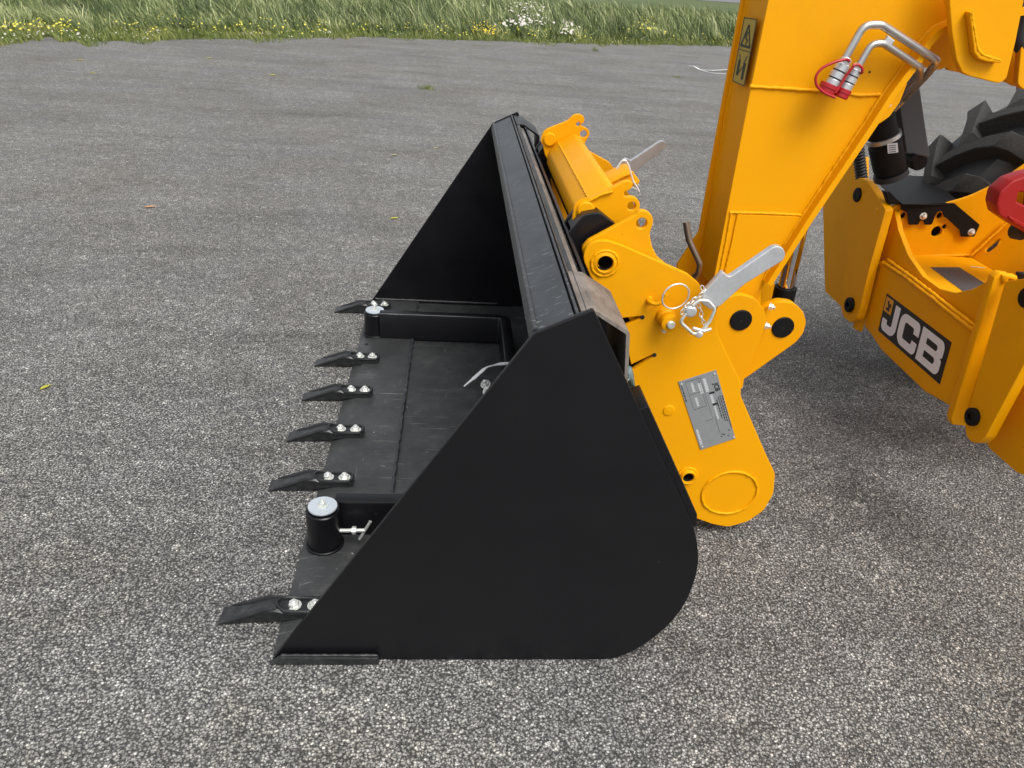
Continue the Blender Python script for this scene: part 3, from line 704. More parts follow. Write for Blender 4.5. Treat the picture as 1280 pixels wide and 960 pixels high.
# nameplate
def name_plate():
    P = [at(x, y, Y=YA) for x, y in ((847.5, 477), (895, 462), (919, 547.5), (875.5, 562))]
    o_ = P[0]; U = (P[1] - P[0]); V = (P[3] - P[0]); U.y = V.y = 0
    root = link('name_plate', sheet_mesh([(p.x, p.z) for p in P], [], frameY(YA - .0025, .0022), .0022, .0004), th, 'grey_plate', 'grey rating plate with printed lines')
    def pt(u, v, y): q = o_ + U * u + V * v; return (q.x, YA - y, q.z)
    def quad(u0, v0, u1, v1): return [pt(u0, v0, .0030), pt(u1, v0, .0030), pt(u1, v1, .0030), pt(u0, v1, .0030)]
    def quads(name, mat, L):
        vs, fs = [], []
        for a in L:
            b = len(vs); vs += quad(*a); fs.append((b, b + 3, b + 2, b + 1))
        me = bpy.data.meshes.new(name); me.from_pydata(vs, [], fs); me.materials.append(M[mat]); o = bpy.data.objects.new(name, me); col.objects.link(o); o.parent = root
    D, Lt = [], []
    for u, v0, v1 in ((.955, .35, .82), (.90, .34, .72), (.85, .35, .70), (.79, .38, .66), (.04, .06, .29)):
        v = v0
        while v < v1:
            d = random.uniform(.012, .035); D.append((u - .010, v, u + .016, min(v + d, v1))); v += d + .010
    D += [(.66, .26, .80, .285), (.66, .42, .80, .445), (.66, .86, .70, .875), (.70, .875, .74, .89), (.62, .89, .66, .905), (.86, .83, .89, .85), (.80, .905, .83, .92)]
    D += [(.0 + .16, .03, .165, .42), (.16, .03, .56, .034), (.555, .03, .56, .62), (.16, .21, .50, .214), (.16, .42, .50, .424), (.50, .03, .505, .42), (.36, .62, .56, .624), (.62, .60, .626, .86)]
    Lt += [(.28, .07, .34, .19), (.27, .27, .33, .39), (.45, .10, .53, .24), (.60, .06, .68, .24), (.66, .29, .73, .41), (.67, .46, .72, .64), (.04, .70, .10, .93)]
    L2 = []
    for a in Lt:
        v = a[1]
        while v < a[3]: L2.append((a[0], v, a[2], min(v + .014, a[3]))); v += .021
    quads('plate_print', 'decal_black', D); quads('plate_lettering', 'print_pale', L2)
    for ch in root.children: ch['kind'] = 'stuff'
    cu = bpy.data.curves.new('t', 'FONT'); cu.body = 'JCB'; cu.size = 1; cu.align_x = 'LEFT'; cu.align_y = 'BOTTOM'; cu.offset = .03
    ob = bpy.data.objects.new('t', cu); me = bpy.data.meshes.new_from_object(ob); bpy.data.objects.remove(ob)
    s = .020; dv = V.normalized(); du = U.normalized()
    o2 = Vector(pt(.80, .16, .0032)); me.materials.clear()
    mt = Matrix(((dv.x * s, du.x * s, 0, o2.x), (0, 0, -1, o2.y), (dv.z * s, du.z * s, 0, o2.z), (0, 0, 0, 1))); me.transform(mt)
    me.materials.append(M['decal_black']); o = bpy.data.objects.new('plate_emblem', me); col.objects.link(o); o.parent = root
    for u, v in ((.06, .04), (.93, .04), (.94, .96), (.07, .96)): turned('rivet', [(.0035, 0), (.003, .0015), (0, .002)], pt(u, v, .003), (0, -1, 0), 'zinc', root, 12)
name_plate()

# locking pin, handle, rings and chain at the near hitch plate
YH = .47
q = at(838, 405.5, Y=YH)
turned('lock_boss', [(.0, -.0), (.019, 0), (.024, .002), (.025, .006), (.025, .028), (.022, .031), (.022, .036), (.027, .040), (.029, .062)], (q.x, YH, q.z), (0, 1, 0), 'yellow', th, 28)
turned('lock_pin', [(0, -.009), (.009, -.009), (.012, -.006), (.012, .001)], (q.x + .001, YH, q.z), (0, 1, 0), 'zinc', th, 24)
tube('lock_pin', [at(829, 415, Y=.50), at(833, 409, Y=.50)], .007, 'zinc', th)
tube('chain_hook', [at(810, 376, Y=.53), at(812, 378, Y=.505), at(821, 381, Y=.495), at(829, 376, Y=.495), at(833, 368, Y=.495)], .0058, 'yellow', th, .02)
turned('hook_foot', [(.0, -.008), (.009, -.006), (.012, .003)], at(812, 375, Y=.53), (0, 1, 0), 'yellow', th, 16)
def ring3(cx_, cy_, rpx, Y, wire, mat, name, tilt=0, n=40, ry=1, parent=None):
    c = at(cx_, cy_, Y=Y); r = (at(cx_ + rpx, cy_, Y=Y) - c).length
    pts = [Vector((c.x + r * math.cos(t), Y + tilt * math.cos(t + .6) * r, c.z + r * ry * math.sin(t))) for t in np.linspace(0, 2 * PI, n + 1)[:-1]]
    return tube(name, pts, wire, mat, parent or th, closed=True, n=8)
ring3(844.5, 370.5, 17.3, .478, .0026, 'zinc', 'split_ring', .25)
hp = [(879, 366, .01), (904, 339, .006), (911, 347, .012), (966, 309), (972, 307), (979, 310), (982, 317), (980, 325), (930, 356, .1), (901, 382, .01), (889, 388, .01), (876, 378, .01)]
hnd = plate('locking_handle', 'Y', .452, hp, .020, 'galvanised', th, r=.02, bevel=.0028, label='grey galvanised locking handle nearest the camera')
lk = [(866, 382), (874, 375), (885, 376), (894, 386), (887, 402), (874, 417), (866, 417), (850, 402), (856, 394)]
P = [at(x, y, Y=.438) for x, y in lk]
tube('shackle', smooth_path(P, .015), .0048, 'zinc', th, n=10)
turned('shackle_knob', [(0, -.014), (.012, -.013), (.017, -.009), (.018, .0), (.018, .010), (.014, .018), (.0, .018)], at(862.5, 388, Y=.447), (0, 1, 0), 'galvanised', th, 24)
turned('shackle_knob', [(0, -.010), (.008, -.009), (.012, -.004), (.012, .008), (.0, .010)], at(873.5, 417, Y=.440), (.3, 1, 0), 'zinc', th, 20)
tube('shackle_pin', [at(866, 410, Y=.436), at(880, 414, Y=.436), at(889, 411, Y=.436)], .0045, 'zinc', th)
def chain(pts, Y, n, parent=None):
    P = [at(x, y, Y=Y) for x, y in pts]
    L = [0]
    for a, b in zip(P, P[1:]): L.append(L[-1] + (b - a).length)
    for i in range(n):
        s = L[-1] * (i + .5) / n; k = max(j for j in range(len(L)) if L[j] <= s); k = min(k, len(P) - 2)
        c = P[k].lerp(P[k + 1], (s - L[k]) / (L[k + 1] - L[k])); t = (P[k + 1] - P[k]).normalized()
        u = Vector((0, 1, 0)) if i % 2 else t.cross(Vector((0, 1, 0))); 
        u = (u + Vector((random.uniform(-.4, .4), random.uniform(-.3, .3), random.uniform(-.4, .4)))).normalized(); hl = L[-1] / n * .72
        pts_ = [c + t * math.cos(a) * hl + u * math.sin(a) * .0048 for a in np.linspace(0, 2 * PI, 13)[:-1]]
        tube('chain_link', pts_, .0015, 'zinc', th, closed=True, n=6)
chain([(877, 358), (880, 364), (875, 370), (868, 374), (862, 379), (855, 385), (852, 392)], .440, 9)
chain([(872, 380), (877, 388), (876, 395), (879, 402), (884, 410)], .449, 6)
# hinge ears D and E with their dark pins
YD, YE = .93, .985
earD = plate('hinge_ear', 'Y', YD, [(893, 395), (898, 380), (908, 372), (926, 368), (944, 373), (955, 386), (958, 402), (952, 420, .06), (930, 475, .03), (928, 490, .02), (900, 470)], .030, 'yellow', th, r=.05, label='yellow hinge ear with black pin beside the hitch handle')
earE = plate('hinge_ear', 'Y', YE, [(940, 395), (958, 383), (975, 377), (992, 379), (1004, 389), (1008, 403), (1004, 417), (995, 428, .04), (929, 475, .01), (915, 450)], .040, 'yellow', th, r=.05, label='rearmost yellow hinge ear carrying the tilt cylinder')
for (x, y, Y, par) in ((926, 400, YD, earD), (978.5, 409, YE, earE)):
    q = at(x, y, Y=Y); r = (at(x + 13.6, y, Y=Y) - q).length
    turned('pin_cap', [(0, -.006), (r * .93, -.006), (r, -.004), (r, .001)], q, (0, 1, 0), 'satin_black', par, 32)
    turned('cap_dimple', [(0, -.0068), (.003, -.0068), (.003, -.006)], q, (0, 1, 0), 'bore_black', par, 12)
for Y in (1.22, 1.27):
    src = earD if Y < 1.25 else earE
    o = src.copy(); col.objects.link(o); o.parent = th; o.location = src.location + Vector((0, Y - (YD if Y < 1.25 else YE), 0)); o['label'] = 'far yellow hinge ear behind the boom nose'
q = at(913, 402, Y=YD); 
for x, y in ((962, 383), (957, 407)): link('ear_bolt', hexbolt(at(x, y, Y=.965), (.8, -.6, 0), .011, .008), th, 'zinc')
# tilt cylinder
c0, c1 = at(995, 305, Y=1.10), at(976, 385, Y=1.10); d = (c1 - c0); 
tube('cylinder_rod', [c0 - d * .6, c0 + d * .65], .028, 'chrome', th, n=24)
tube('cylinder_gland', [c0 + d * .66, c0 + d * .92], .040, 'satin_black', th, n=24)
tube('cylinder_gland', [c0 + d * .92, c0 + d * 1.05], .048, 'satin_black', th, n=24)
# inner hitch: tube, lugs and plates
TF = [(.812, 1.014), (.812, 1.03), (.844, 1.058), (.926, 1.108), (.985, 1.06), (.955, .96), (.86, .93)]
link('hitch_beam', sheet_mesh(fillet([(.803, 1.00), (.808, 1.048), (.836, 1.084), (.905, 1.128), (.95, 1.08), (.94, .98), (.87, .93)], .022), [], (Vector((0, 1.118, 0)), Vector((1, 0, 0)), Vector((0, 0, 1)), Vector((0, -1, 0))), .874, .004), th, 'yellow', 'yellow box beam across the quick hitch')
B = [(716, 285), (716, 268), (724, 256), (780, 227), (787, 225.5), (792, 230), (789, 237), (780, 240, .004), (781, 246, .004), (794, 246), (800, 252), (800, 262), (796, 269), (785, 272), (776, 285), (765, 305), (730, 305)]
plate('hook_plate', 'Y', .66, B, .020, 'yellow', th, holes=[(789.5, 258, 5.2)], r=.03, label='yellow hook plate at the near end of the box beam')
Cc = [(677, 172), (679, 165), (685, 161), (710, 151), (717, 144), (725, 142), (731, 147), (730, 153, .004), (725, 157, .004), (731, 159), (737, 163), (737, 170), (732, 177), (730, 184), (726, 200), (700, 208), (686, 204), (681, 193)]
plate('hook_plate', 'Y', 1.56, Cc, .020, 'yellow', th, holes=[(729.5, 167.5, 4.4), (722.8, 155.3, 2.6)], r=.03, label='yellow hook plate at the far end of the box beam')
for x, y, Y in ((732, 262, .66), (687, 174, 1.56)): turned('round_plug', [(0, -.012), (.021, -.012), (.025, -.008), (.025, .001), (.034, .002)], at(x, y, Y=Y), (0, 1, 0), 'yellow', th, 28)
plate('gusset', 'Y', 1.42, [(722, 176), (733, 187), (762, 203), (771, 215), (774, 224), (752, 228), (735, 215)], .018, 'yellow', th, r=.02)
plate('latch_block', 'Y', .93, [(750, 232), (787, 214), (791, 215), (800, 226), (798, 231), (752, 248)], .11, 'yellow', th, r=.008, bevel=.004)
weld([at(750 + 42 * t, 233 - 18 * t, Y=.925) for t in np.linspace(0, 1, 20)], .0045, th)
weld([at(752 + 44 * t, 240 - 13 * t, Y=.925) for t in np.linspace(0, 1, 20)], .0045, th)
weld([(.838 + (.003 if i % 2 else 0), .69 + .86 * i / 60, 1.086) for i in range(61)], .0038, th)
weld([at(717 + (780 - 717) * t, 262 - 37 * t - 3 * math.sin(PI * t), Y=.655) for t in np.linspace(.05, .9, 24)], .0035, th) if False else None
weld([at(x, y, Y=1.553) for x, y in ((688, 193), (697, 184), (712, 173), (724, 171), (730, 178))], .005, th)
weld([at(x, y, Y=.655) for x, y in ((722, 264), (735, 252), (750, 244), (766, 239))], .004, th)
plate('hitch_plate', 'Y', 1.50, [(688, 222), (698, 222), (712, 270), (716, 290), (700, 285), (690, 238)], .02, 'yellow', th, r=.01)
# far handle
plate('locking_handle', 'Y', 1.66, [(768, 213), (781, 197.5), (786, 199), (788, 201, .004), (825, 176.5), (830, 176), (833, 180), (831, 186), (797, 212), (783, 222)], .02, 'galvanised', th, r=.03, label='grey galvanised locking handle at the far side')
tube('spring_clip', [at(x, y, Y=.90) for x, y in ((771, 211), (777, 201), (782, 200), (786, 207), (789, 218), (791, 226), (796, 234), (799, 240))], .0032, 'zinc', th, .02)
chain([(788, 232), (794, 236), (798, 231), (792, 227)], 1.28, 5)
ring3(757, 222, 4.5, 1.2, .003, 'zinc', 'split_ring', .3)

# ---- boom
YB = 1.0
boom_px = [(975, -70), (960.5, 0), (935, 128), (893, 345, .1), (884, 372), (880, 410), (905, 430), (935, 430), (950, 400), (952, 352), (1004, 268, .2), (1082, 151), (1104, 116), (1127, 86), (1137, 73, .2), (1149, 52, .25), (1163, 37, .25), (1184, 27, .25), (1215, 20, .2), (1260, 12), (1700, -30), (1700, -260), (1180, -200), (1040, -140)]
boom = plate('boom', 'Y', YB, boom_px, .014, 'yellow', th, r=.03, bevel=.002, label='thick yellow gooseneck boom nose')
far_px = [(940, -70), (927, 0), (901, 140), (874, 290), (846, 332), (850, 345), (880, 400), (940, 380), (1050, 210), (1130, 60), (1164, 30), (1250, 10), (1250, -120), (1010, -120)]
plate('boom_plate', 'Y', 1.215, far_px, .016, 'yellow', th, r=.02, label='far side plate of the boom nose')
# front face between the side plates (recessed) : line from (962,0) to (893,345) on the near plate
pa, pb, pc = at(962, -10, Y=YB), at(938, 112, Y=YB), at(893.5, 345, Y=YB)
def slab(path3, y0, y1, thick, name, mat, parent, label=None):
    return link(name, band([(p[0], p[2]) for p in path3], thick, y0, y1), parent, mat, label)
pd = pa + (pa - pb) * 1.2
slab([(pc.x + .008, 0, pc.z - .05), (pb.x + .010, 0, pb.z), (pd.x + .010, 0, pd.z)], YB + .0145, 1.2145, -.012, 'boom_front', 'yellow', th)
fw = [at(x, y, Y=1.212) for x, y in ((934, 0), (908, 140), (882, 290))]
weld([fw[0].lerp(fw[1], t) for t in np.linspace(0, 1, 40)] + [fw[1].lerp(fw[2], t) for t in np.linspace(0, 1, 40)], .0055, boom)
# lower flange following the arch and the belly
fl = [(1300, 4), (1250, 12), (1215, 19), (1184, 25.5), (1163, 36), (1149, 51), (1137, 72), (1127, 85), (1104, 115.5), (1082, 150.5), (1004, 267.5), (953, 349)]
flp = [at(x, y, Y=YB) for x, y in fl]
slab([(p.x, 0, p.z) for p in flp], .955, 1.255, .020, 'boom_flange', 'yellow', th)
weld([p + Vector((0, -.003, 0)) for p in flp[2:]], .0062, boom)
yb2 = YB - .001
weld([at(x, y, Y=yb2) for x, y in ((937, 108), (970, 110), (1030, 114), (1075, 119), (1102, 118))], .0055, boom)
weld([at(x, y, Y=yb2) for x, y in ((912, 265.5), (940, 266), (975, 267.5), (1003, 269))], .0050, boom)
weld([at(x, y, Y=yb2) for x, y in ((914, 266), (908, 300), (901, 335), (894, 375))], .0045, boom)
weld([at(x, y, Y=yb2) for x, y in ((922, 270), (915, 305), (906, 340), (900, 370))], .0050, boom)
# doubler plate at the boom foot
plate('boom_doubler', 'Y', YB - .006, [(922, 268), (1001, 271), (955, 343), (945, 372), (900, 372), (908, 335)], .0055, 'yellow', boom, r=.004, bevel=.001)
q = at(1108, 130, Y=.985)
plate('flange_ear', 'Y', .975, [(1128, 92), (1136, 100), (1125, 128), (1112, 146), (1092, 160), (1098, 140)], .02, 'yellow', th, r=.03)
link('ear_bolt', hexbolt(at(1109, 130, Y=.974), (0, -1, 0), .009, 0, False), th, 'zinc')
turned('tapped_hole', [(0, 0), (.0035, 0), (.0035, .0008), (0, .0008)], at(1087, 90, Y=YB - .0006), (0, -1, 0), 'bore_black', boom, 12)
# inner boom end seen through the arch, in shade
plate('boom_inner', 'Y', 1.23, [(1120, 20), (1300, 10), (1300, 112), (1205, 92), (1197, 90), (1186, 88), (1183, 84), (1176, 87), (1168, 87), (1140, 80)], .02, 'yellow', th, r=.004)
# carriage plates at the upper right
car = plate('carriage_plate', 'Y', .90, [(1186, -60), (1187, 5), (1190, 40, .1), (1196, 75), (1203, 91, .03), (1212, 95), (1249, 104.5, .03), (1258, 99, .03), (1270, 50), (1282, -10), (1290, -60)], .025, 'yellow', th, r=.03, label='tapered yellow carriage plate with raised L-shaped rib')
rb = [(1212, 15), (1215, 14), (1223, 60), (1226, 66), (1232, 69), (1251, 75), (1251, 79), (1233, 77), (1224, 74), (1218, 66)]
plate('raised_rib', 'Y', .875, rb, .0245, 'yellow', car, r=.006, bevel=.003)
weld([at(x, y, Y=.878) for x, y in ((1214, 15), (1222, 62), (1229, 69), (1251, 76))], .0045, car)
weld([at(x, y, Y=.93) for x, y in ((1182, 0), (1184, 5), (1189, 12))], .006, car)
plate('carriage_plate', 'Y', .98, [(1283, 40), (1276, 62), (1272, 105), (1278, 111), (1310, 120), (1330, 40)], .025, 'yellow', th, r=.02, label='yellow carriage plate at the right edge')
plate('boom_inner', 'Y', 1.05, [(1262, 55), (1300, 50), (1300, 115), (1270, 108), (1256, 100)], .03, 'yellow', th, r=.01)
tube('hose', [at(1277, -20, Y=1.0), at(1276, 20, Y=1.0), at(1272, 50, Y=1.0), at(1280, 62, Y=1.0)], .022, 'black_plastic', th, .05)

# warning decal on the boom front face
def boom_decal():
    # face frame: along from pa to pb (downwards), across from near to far
    q0 = at(955, 21, Y=1.03); 
    n_ = (pb - pa).normalized(); X_ = lambda z: (pa.x + .010 + (pb.x - pa.x) * (z - pa.z) / (pb.z - pa.z))
    def pt(y, z, e): # e stands proud of the face
        return Vector((X_(z) - e, y, z))
    zt, zb = None, None
    # solve heights of decal top / bottom by stepping
    def proj_y(p):
        c = p - CP; return 480 + F * c.dot(down) / c.dot(fwd)
    y0, y1 = 1.045, 1.165
    def solve(target):
        lo, hi = 1.0, 1.9
        for _ in range(40):
            mid = (lo + hi) / 2
            if proj_y(pt((y0 + y1) / 2, mid, 0)) > target: lo = mid
            else: hi = mid
        return lo
    zt, zb = solve(23), solve(105)
    def poly(name, mat, L, e):
        vs, fs = [], []
        for a in L:
            b = len(vs)
            for (u, v) in a: vs.append(pt(y1 + (y0 - y1) * u, zt + (zb - zt) * v, e))
            fs.append(tuple(range(b, b + len(a))))
        me = bpy.data.meshes.new(name); me.from_pydata([tuple(v) for v in vs], [], fs); me.materials.append(M[mat]); return link(name, me, boom)
    R4 = lambda u0, v0, u1, v1: [(u0, v0), (u1, v0), (u1, v1), (u0, v1)]
    poly('warning_decal', 'label_sand', [R4(0, 0, 1, 1)], .0145)
    K = [R4(0, 0, 1, .014), R4(0, .986, 1, 1), R4(0, 0, .05, 1), R4(.95, 0, 1, 1), R4(0, .48, 1, .492)]
    # triangle
    def line(a, b, w_=.05):
        d = Vector((b[0] - a[0], (b[1] - a[1]) * 3.0)); d.normalize(); nx, ny = -d.y * w_, d.x * w_ / 3.0
        return [(a[0] + nx, a[1] + ny), (b[0] + nx, b[1] + ny), (b[0] - nx, b[1] - ny), (a[0] - nx, a[1] - ny)]
    K += [line((.5, .10), (.15, .42)), line((.5, .10), (.85, .42)), line((.12, .42), (.88, .42), .06), line((.5, .20), (.42, .30), .045), line((.42, .30), (.60, .33), .045), line((.60, .33), (.5, .39), .04)]
    K += [line((.28, .64), (.28, .88), .09), line((.72, .66), (.70, .92), .09), line((.20, .55), (.34, .66), .03), (line((.80, .55), (.62, .68), .03)), line((.28, .86), (.70, .70), .03)]
    poly('decal_print', 'decal_black', K, .0152)
boom_decal()

# hydraulic service pipes with couplings and red dust caps
YP = .93
def P3(L): return [at(x, y, Y=Y) for x, y, Y in L]
p1 = tube('service_pipe', P3([(1057, 72, YP), (1080, 31, YP), (1102, 31, YP), (1172, 76, .96), (1160, 92, 1.05), (1131, 123, 1.28), (1118, 136, 1.32)]), .0118, 'steel_pipe', th, .035, 16, label='outer bent steel hydraulic pipe')
p2 = tube('service_pipe', P3([(1074, 81, YP), (1089, 55, YP), (1104, 54, YP), (1150, 84, .96), (1149, 98, 1.05), (1131, 116, 1.2), (1120, 130, 1.3)]), .0108, 'steel_pipe', th, .03, 16, label='inner bent steel hydraulic pipe')
plate('pipe_clamp', 'Y', .925, [(1110, 44), (1119, 51), (1114, 58), (1105, 53)], .012, 'galvanised', th, r=.001)
def coupling(a, b, r, nm):
    A, Bq = at(*a, Y=YP), at(*b, Y=YP); L = (Bq - A).length
    prof = [(0, 0), (r * .62, 0), (r * .78, L * .06), (r * .78, L * .20), (r * .95, L * .24), (r * .95, L * .44), (r * .84, L * .46), (r * .84, L * .50), (r * 1.0, L * .53), (r * 1.0, L * .70), (r * .86, L * .72), (r * .86, L * .75), (r * .95, L * .78), (r * .95, L), (0, L)]
    o = turned('coupling', prof, A, (Bq - A), 'galvanised', th, 24)
    for f in (.45, .71): turned('groove_ring', [(r * .90, L * f), (r * .92, L * (f + .01)), (r * .90, L * (f + .03))], A, (Bq - A), 'satin_black', o, 24)
coupling((1059, 72), (1038, 108), .022, 'a'); coupling((1074, 80), (1056, 112), .0195, 'b')
def cap(a, b, r):
    A, Bq = at(*a, Y=YP), at(*b, Y=YP); L = (Bq - A).length
    return turned('dust_cap', [(r * .9, 0), (r, .001), (r, L * .45), (r * .93, L * .5), (r * .93, L * .9), (r * .85, L), (0, L)], A, (Bq - A), 'red_plastic', th, 28)
cap((1038, 105), (1032, 116), .0285); cap((1056, 111), (1050, 122), .0235)
tube('cap_strap', P3([(1058, 74, .905), (1045, 77, .905), (1028, 84, .905), (1019, 95, .905), (1020, 107, .905), (1030, 116, .905), (1044, 122, .905)]), .0042, 'red_plastic', th, .06, 8)
tube('cap_strap', P3([(1058, 74, .905), (1062, 76, .91), (1060, 80, .95)]), .0042, 'red_plastic', th, .02, 8)
tube('cap_strap', P3([(1066, 82, .905), (1072, 80.5, .905), (1078, 84, .905), (1078, 91, .905), (1073, 92, .93)]), .0042, 'red_plastic', th, .02, 8)
tube('cap_strap', P3([(1067, 83, .905), (1058, 94, .91), (1051, 106, .91), (1044, 116, .91)]), .0042, 'red_plastic', th, .02, 8)
# bent steel guide rod left of the boom foot
tube('guide_rod', P3([(857, 277, .98), (861, 300, .98), (875, 330, .98), (873, 341, 1.0), (862, 352, 1.05)]), .0105, 'dark_rod', th, .02, 8)

# ---- black cylinder and cover behind the boom
cA, cB = at(1094, 120, Y=1.36), at(1113, 215, Y=1.36); ax = (cB - cA)
turned('lift_cylinder', [(0, -.15), (.052, -.15), (.052, ax.length * .60), (.058, ax.length * .62), (.058, ax.length * .93), (.052, ax.length), (.0, ax.length)], cA, ax, 'satin_black', th, 32)
turned('clamp_band', [(.054, ax.length * .50), (.0615, ax.length * .505), (.0615, ax.length * .555), (.054, ax.length * .56)], cA, ax, 'steel_pipe', th, 32)
turned('cylinder_foot', [(0, ax.length), (.060, ax.length), (.062, ax.length + .02), (0, ax.length + .02)], cA, ax, 'black_plastic', th, 32)
st = plate('barcode_sticker', 'Y', 1.297, [(1109, 180), (1122, 178.5), (1123, 190.5), (1110, 192)], .001, 'sticker_white', th, r=.001, bevel=.0002)
for k in range(4): plate('sticker_print', 'Y', 1.2958, [(1111, 182 + 2.6 * k), (1120, 181 + 2.6 * k), (1120, 182 + 2.6 * k), (1111, 183 + 2.6 * k)], .0008, 'decal_black', st, r=0, bevel=.0001)
plate('cover_box', 'Y', 1.42, [(1110, 95), (1147, 88), (1163, 197), (1133, 192), (1122, 180)], .16, 'grey_shell', th, r=.006, bevel=.005, label='dark grey square cover beside the cylinder')
plate('cover_box', 'Y', 1.41, [(1100, 100), (1121, 98), (1135, 192), (1122, 186)], .06, 'satin_black', th, r=.006, bevel=.005)
turned('knuckle', [(0, -.05), (.028, -.05), (.032, -.04), (.032, .04), (.028, .05), (0, .05)], at(1142, 200, Y=1.5), (0, 1, 0), 'satin_black', th, 28)
turned('knuckle', [(0, -.02), (.014, -.02), (.014, 0)], at(1141, 196, Y=1.41), (0, 1, 0), 'satin_black', th, 16)
hp_ = []
for i in range(80):
    t = i / 79; p = at(1072 + 6 * t, 180 + 50 * t, Y=1.78); hp_.append(p)
link('corrugated_hose', sweep(hp_, [.024 + .003 * math.sin(i * 1.05) for i in range(80)], 12), th, 'black_plastic')

# ---- chassis nose
XF = 2.2
plate('nose_plate', 'X', XF + .06, [(1062, 200), (1081, 196), (1080, 384), (1064, 402), (1052, 384), (1031, 364), (1028, 238)], .02, 'yellow', th, r=.004, label='outer yellow nose panel left of the pivot lug')
lugF = plate('pivot_lug', 'X', XF - .045, [(1059, 280), (1061, 240), (1067, 226), (1075, 222), (1084, 226), (1107, 262, .01), (1088, 330, .01), (1075, 385, .03), (1070, 399), (1062, 403), (1054, 396), (1051, 385)], .035, 'yellow', th, r=.03, label='far yellow pivot lug with two black bolts')
lugN = plate('pivot_lug', 'X', XF - .045, [(1256, 352, .01), (1300, 345), (1325, 375), (1300, 418), (1232, 546, .03), (1224, 554), (1214, 553), (1207, 544), (1206, 528)], .035, 'yellow', th, r=.03, label='near yellow pivot lug with black bolt at its foot')
plate('nose_plate', 'X', XF + .06, [(1240, 450), (1285, 400), (1400, 480), (1400, 700), (1300, 602), (1270, 590), (1236, 560), (1228, 540)], .03, 'yellow', th, r=.03, label='lower yellow nose panel at the right edge')
for (x, y, rpx, par, sock) in ((1072.5, 243.5, 9.5, lugF, 0), (1063.5, 381, 10, lugF, 1), (1217.5, 521, 12.5, lugN, 1), (1284, 372, 14, lugN, 0)):
    q = at(x, y, X=XF - .045); r = (at(x, y + rpx, X=XF - .045) - q).length * .92
    if sock: turned('pivot_bolt', [(r * .35, .004), (r * .35, -.016), (r * .8, -.016), (r, -.012), (r, .001)], q, (1, 0, 0), 'satin_black', par, 28)
    else: turned('pivot_bolt', [(0, -.008), (r * .9, -.008), (r, -.005), (r, .001)], q, (1, 0, 0), 'satin_black', par, 28)
    if sock: turned('bolt_socket', [(0, -.006), (r * .36, -.006)], q, (1, 0, 0), 'bore_black', par, 12)
XFF = XF - .0
fp = plate('front_plate', 'X', XFF, [(1092, 324, .03), (1112, 334, .03), (1160, 370, .03), (1222, 416, .03), (1193, 520), (1188, 509, .02), (1180, 504, .04), (1155, 490, .06), (1100, 437, .06), (1087, 417, .02), (1079, 408, .02)], .03, 'yellow', th, r=.03, bevel=.010, label='yellow front plate of the chassis nose carrying the badge')
cp = plate('crescent_plate', 'X', XF + .018, [(1112, 257), (1117, 258, .02), (1123, 288), (1135, 319), (1153, 345), (1175, 361), (1194, 366), (1217, 361), (1243, 346, .02), (1250, 350), (1225, 430), (1095, 332)], .022, 'yellow', th, r=.05, bevel=.002, label='crescent-topped yellow plate above the badge')
weld([at(x, y, X=XF - .004) for x, y in ((1104, 328), (1130, 345), (1160, 368), (1190, 392), (1218, 414))], .0085, fp)
weld([at(x, y, X=XF + .001) for x, y in ((1110, 325), (1135, 343), (1165, 366), (1193, 388), (1221, 409))], .007, fp)
# flange bars (seen on their near-facing sides)
def bar(name, Y, quad, th_, wtop):
    o = plate(name, 'Y', Y, quad, th_, 'yellow', th, r=.006, bevel=.004); return o
bF = bar('flange_bar', 1.455, [(1098, 262), (1118, 257), (1117, 270), (1078, 416), (1069, 412)], .028, 0)
bN = bar('flange_bar', .69, [(1243, 347), (1250, 341), (1264, 343), (1258, 375), (1209, 533), (1190, 531), (1189, 524)], .030, 0)
for Y, L in ((1.453, ((1113, 263), (1108, 290), (1098, 325), (1085, 368), (1073, 408))), (.688, ((1262, 350), (1250, 395), (1230, 455), (1207, 528)))):
    weld([at(x, y, Y=Y) for x, y in L], .006, th)
weld([at(x, y, Y=.687) for x, y in ((1256, 352), (1256, 346), (1262, 345), (1268, 348))], .012, th)
# tray: far wall, floor, ramp
YW = 1.46
wall = plate('tray_wall', 'Y', YW, [(1104, 262), (1128, 253.5), (1183, 254), (1212, 246, .3), (1250, 228, .3), (1290, 200, .3), (1340, 160), (1360, 260), (1265, 280), (1216, 322), (1120, 325), (1100, 300)], .014, 'yellow', th,
             holes=[(1171, 289.5, 6.5), (1181, 283.5, 3), (1129.5, 269.5, 3.8), (1175, 269.5, 3.8)], r=.02, label='yellow tray side wall with keyhole and bracket')
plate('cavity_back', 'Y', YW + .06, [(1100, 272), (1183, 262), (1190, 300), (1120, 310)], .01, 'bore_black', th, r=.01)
zf = at(1178, 319.5, Y=YW).z; x1 = at(1120, 321, Y=YW).x - .1; x2 = at(1215, 318, Y=YW).x; rt = at(1262, 275, Y=YW)
link('tray_floor', sheet_mesh([(2.235, .70), (x2, .70), (x2, YW - .001), (2.235, YW - .001)], [], frameZ(zf, .012), .012, .002), th, 'yellow')
rd = Vector((rt.x - x2, 0, rt.z - zf)).normalized(); O = Vector((x2, 0, zf)); Wn = Vector((0, -1, 0)).cross(rd) * -1
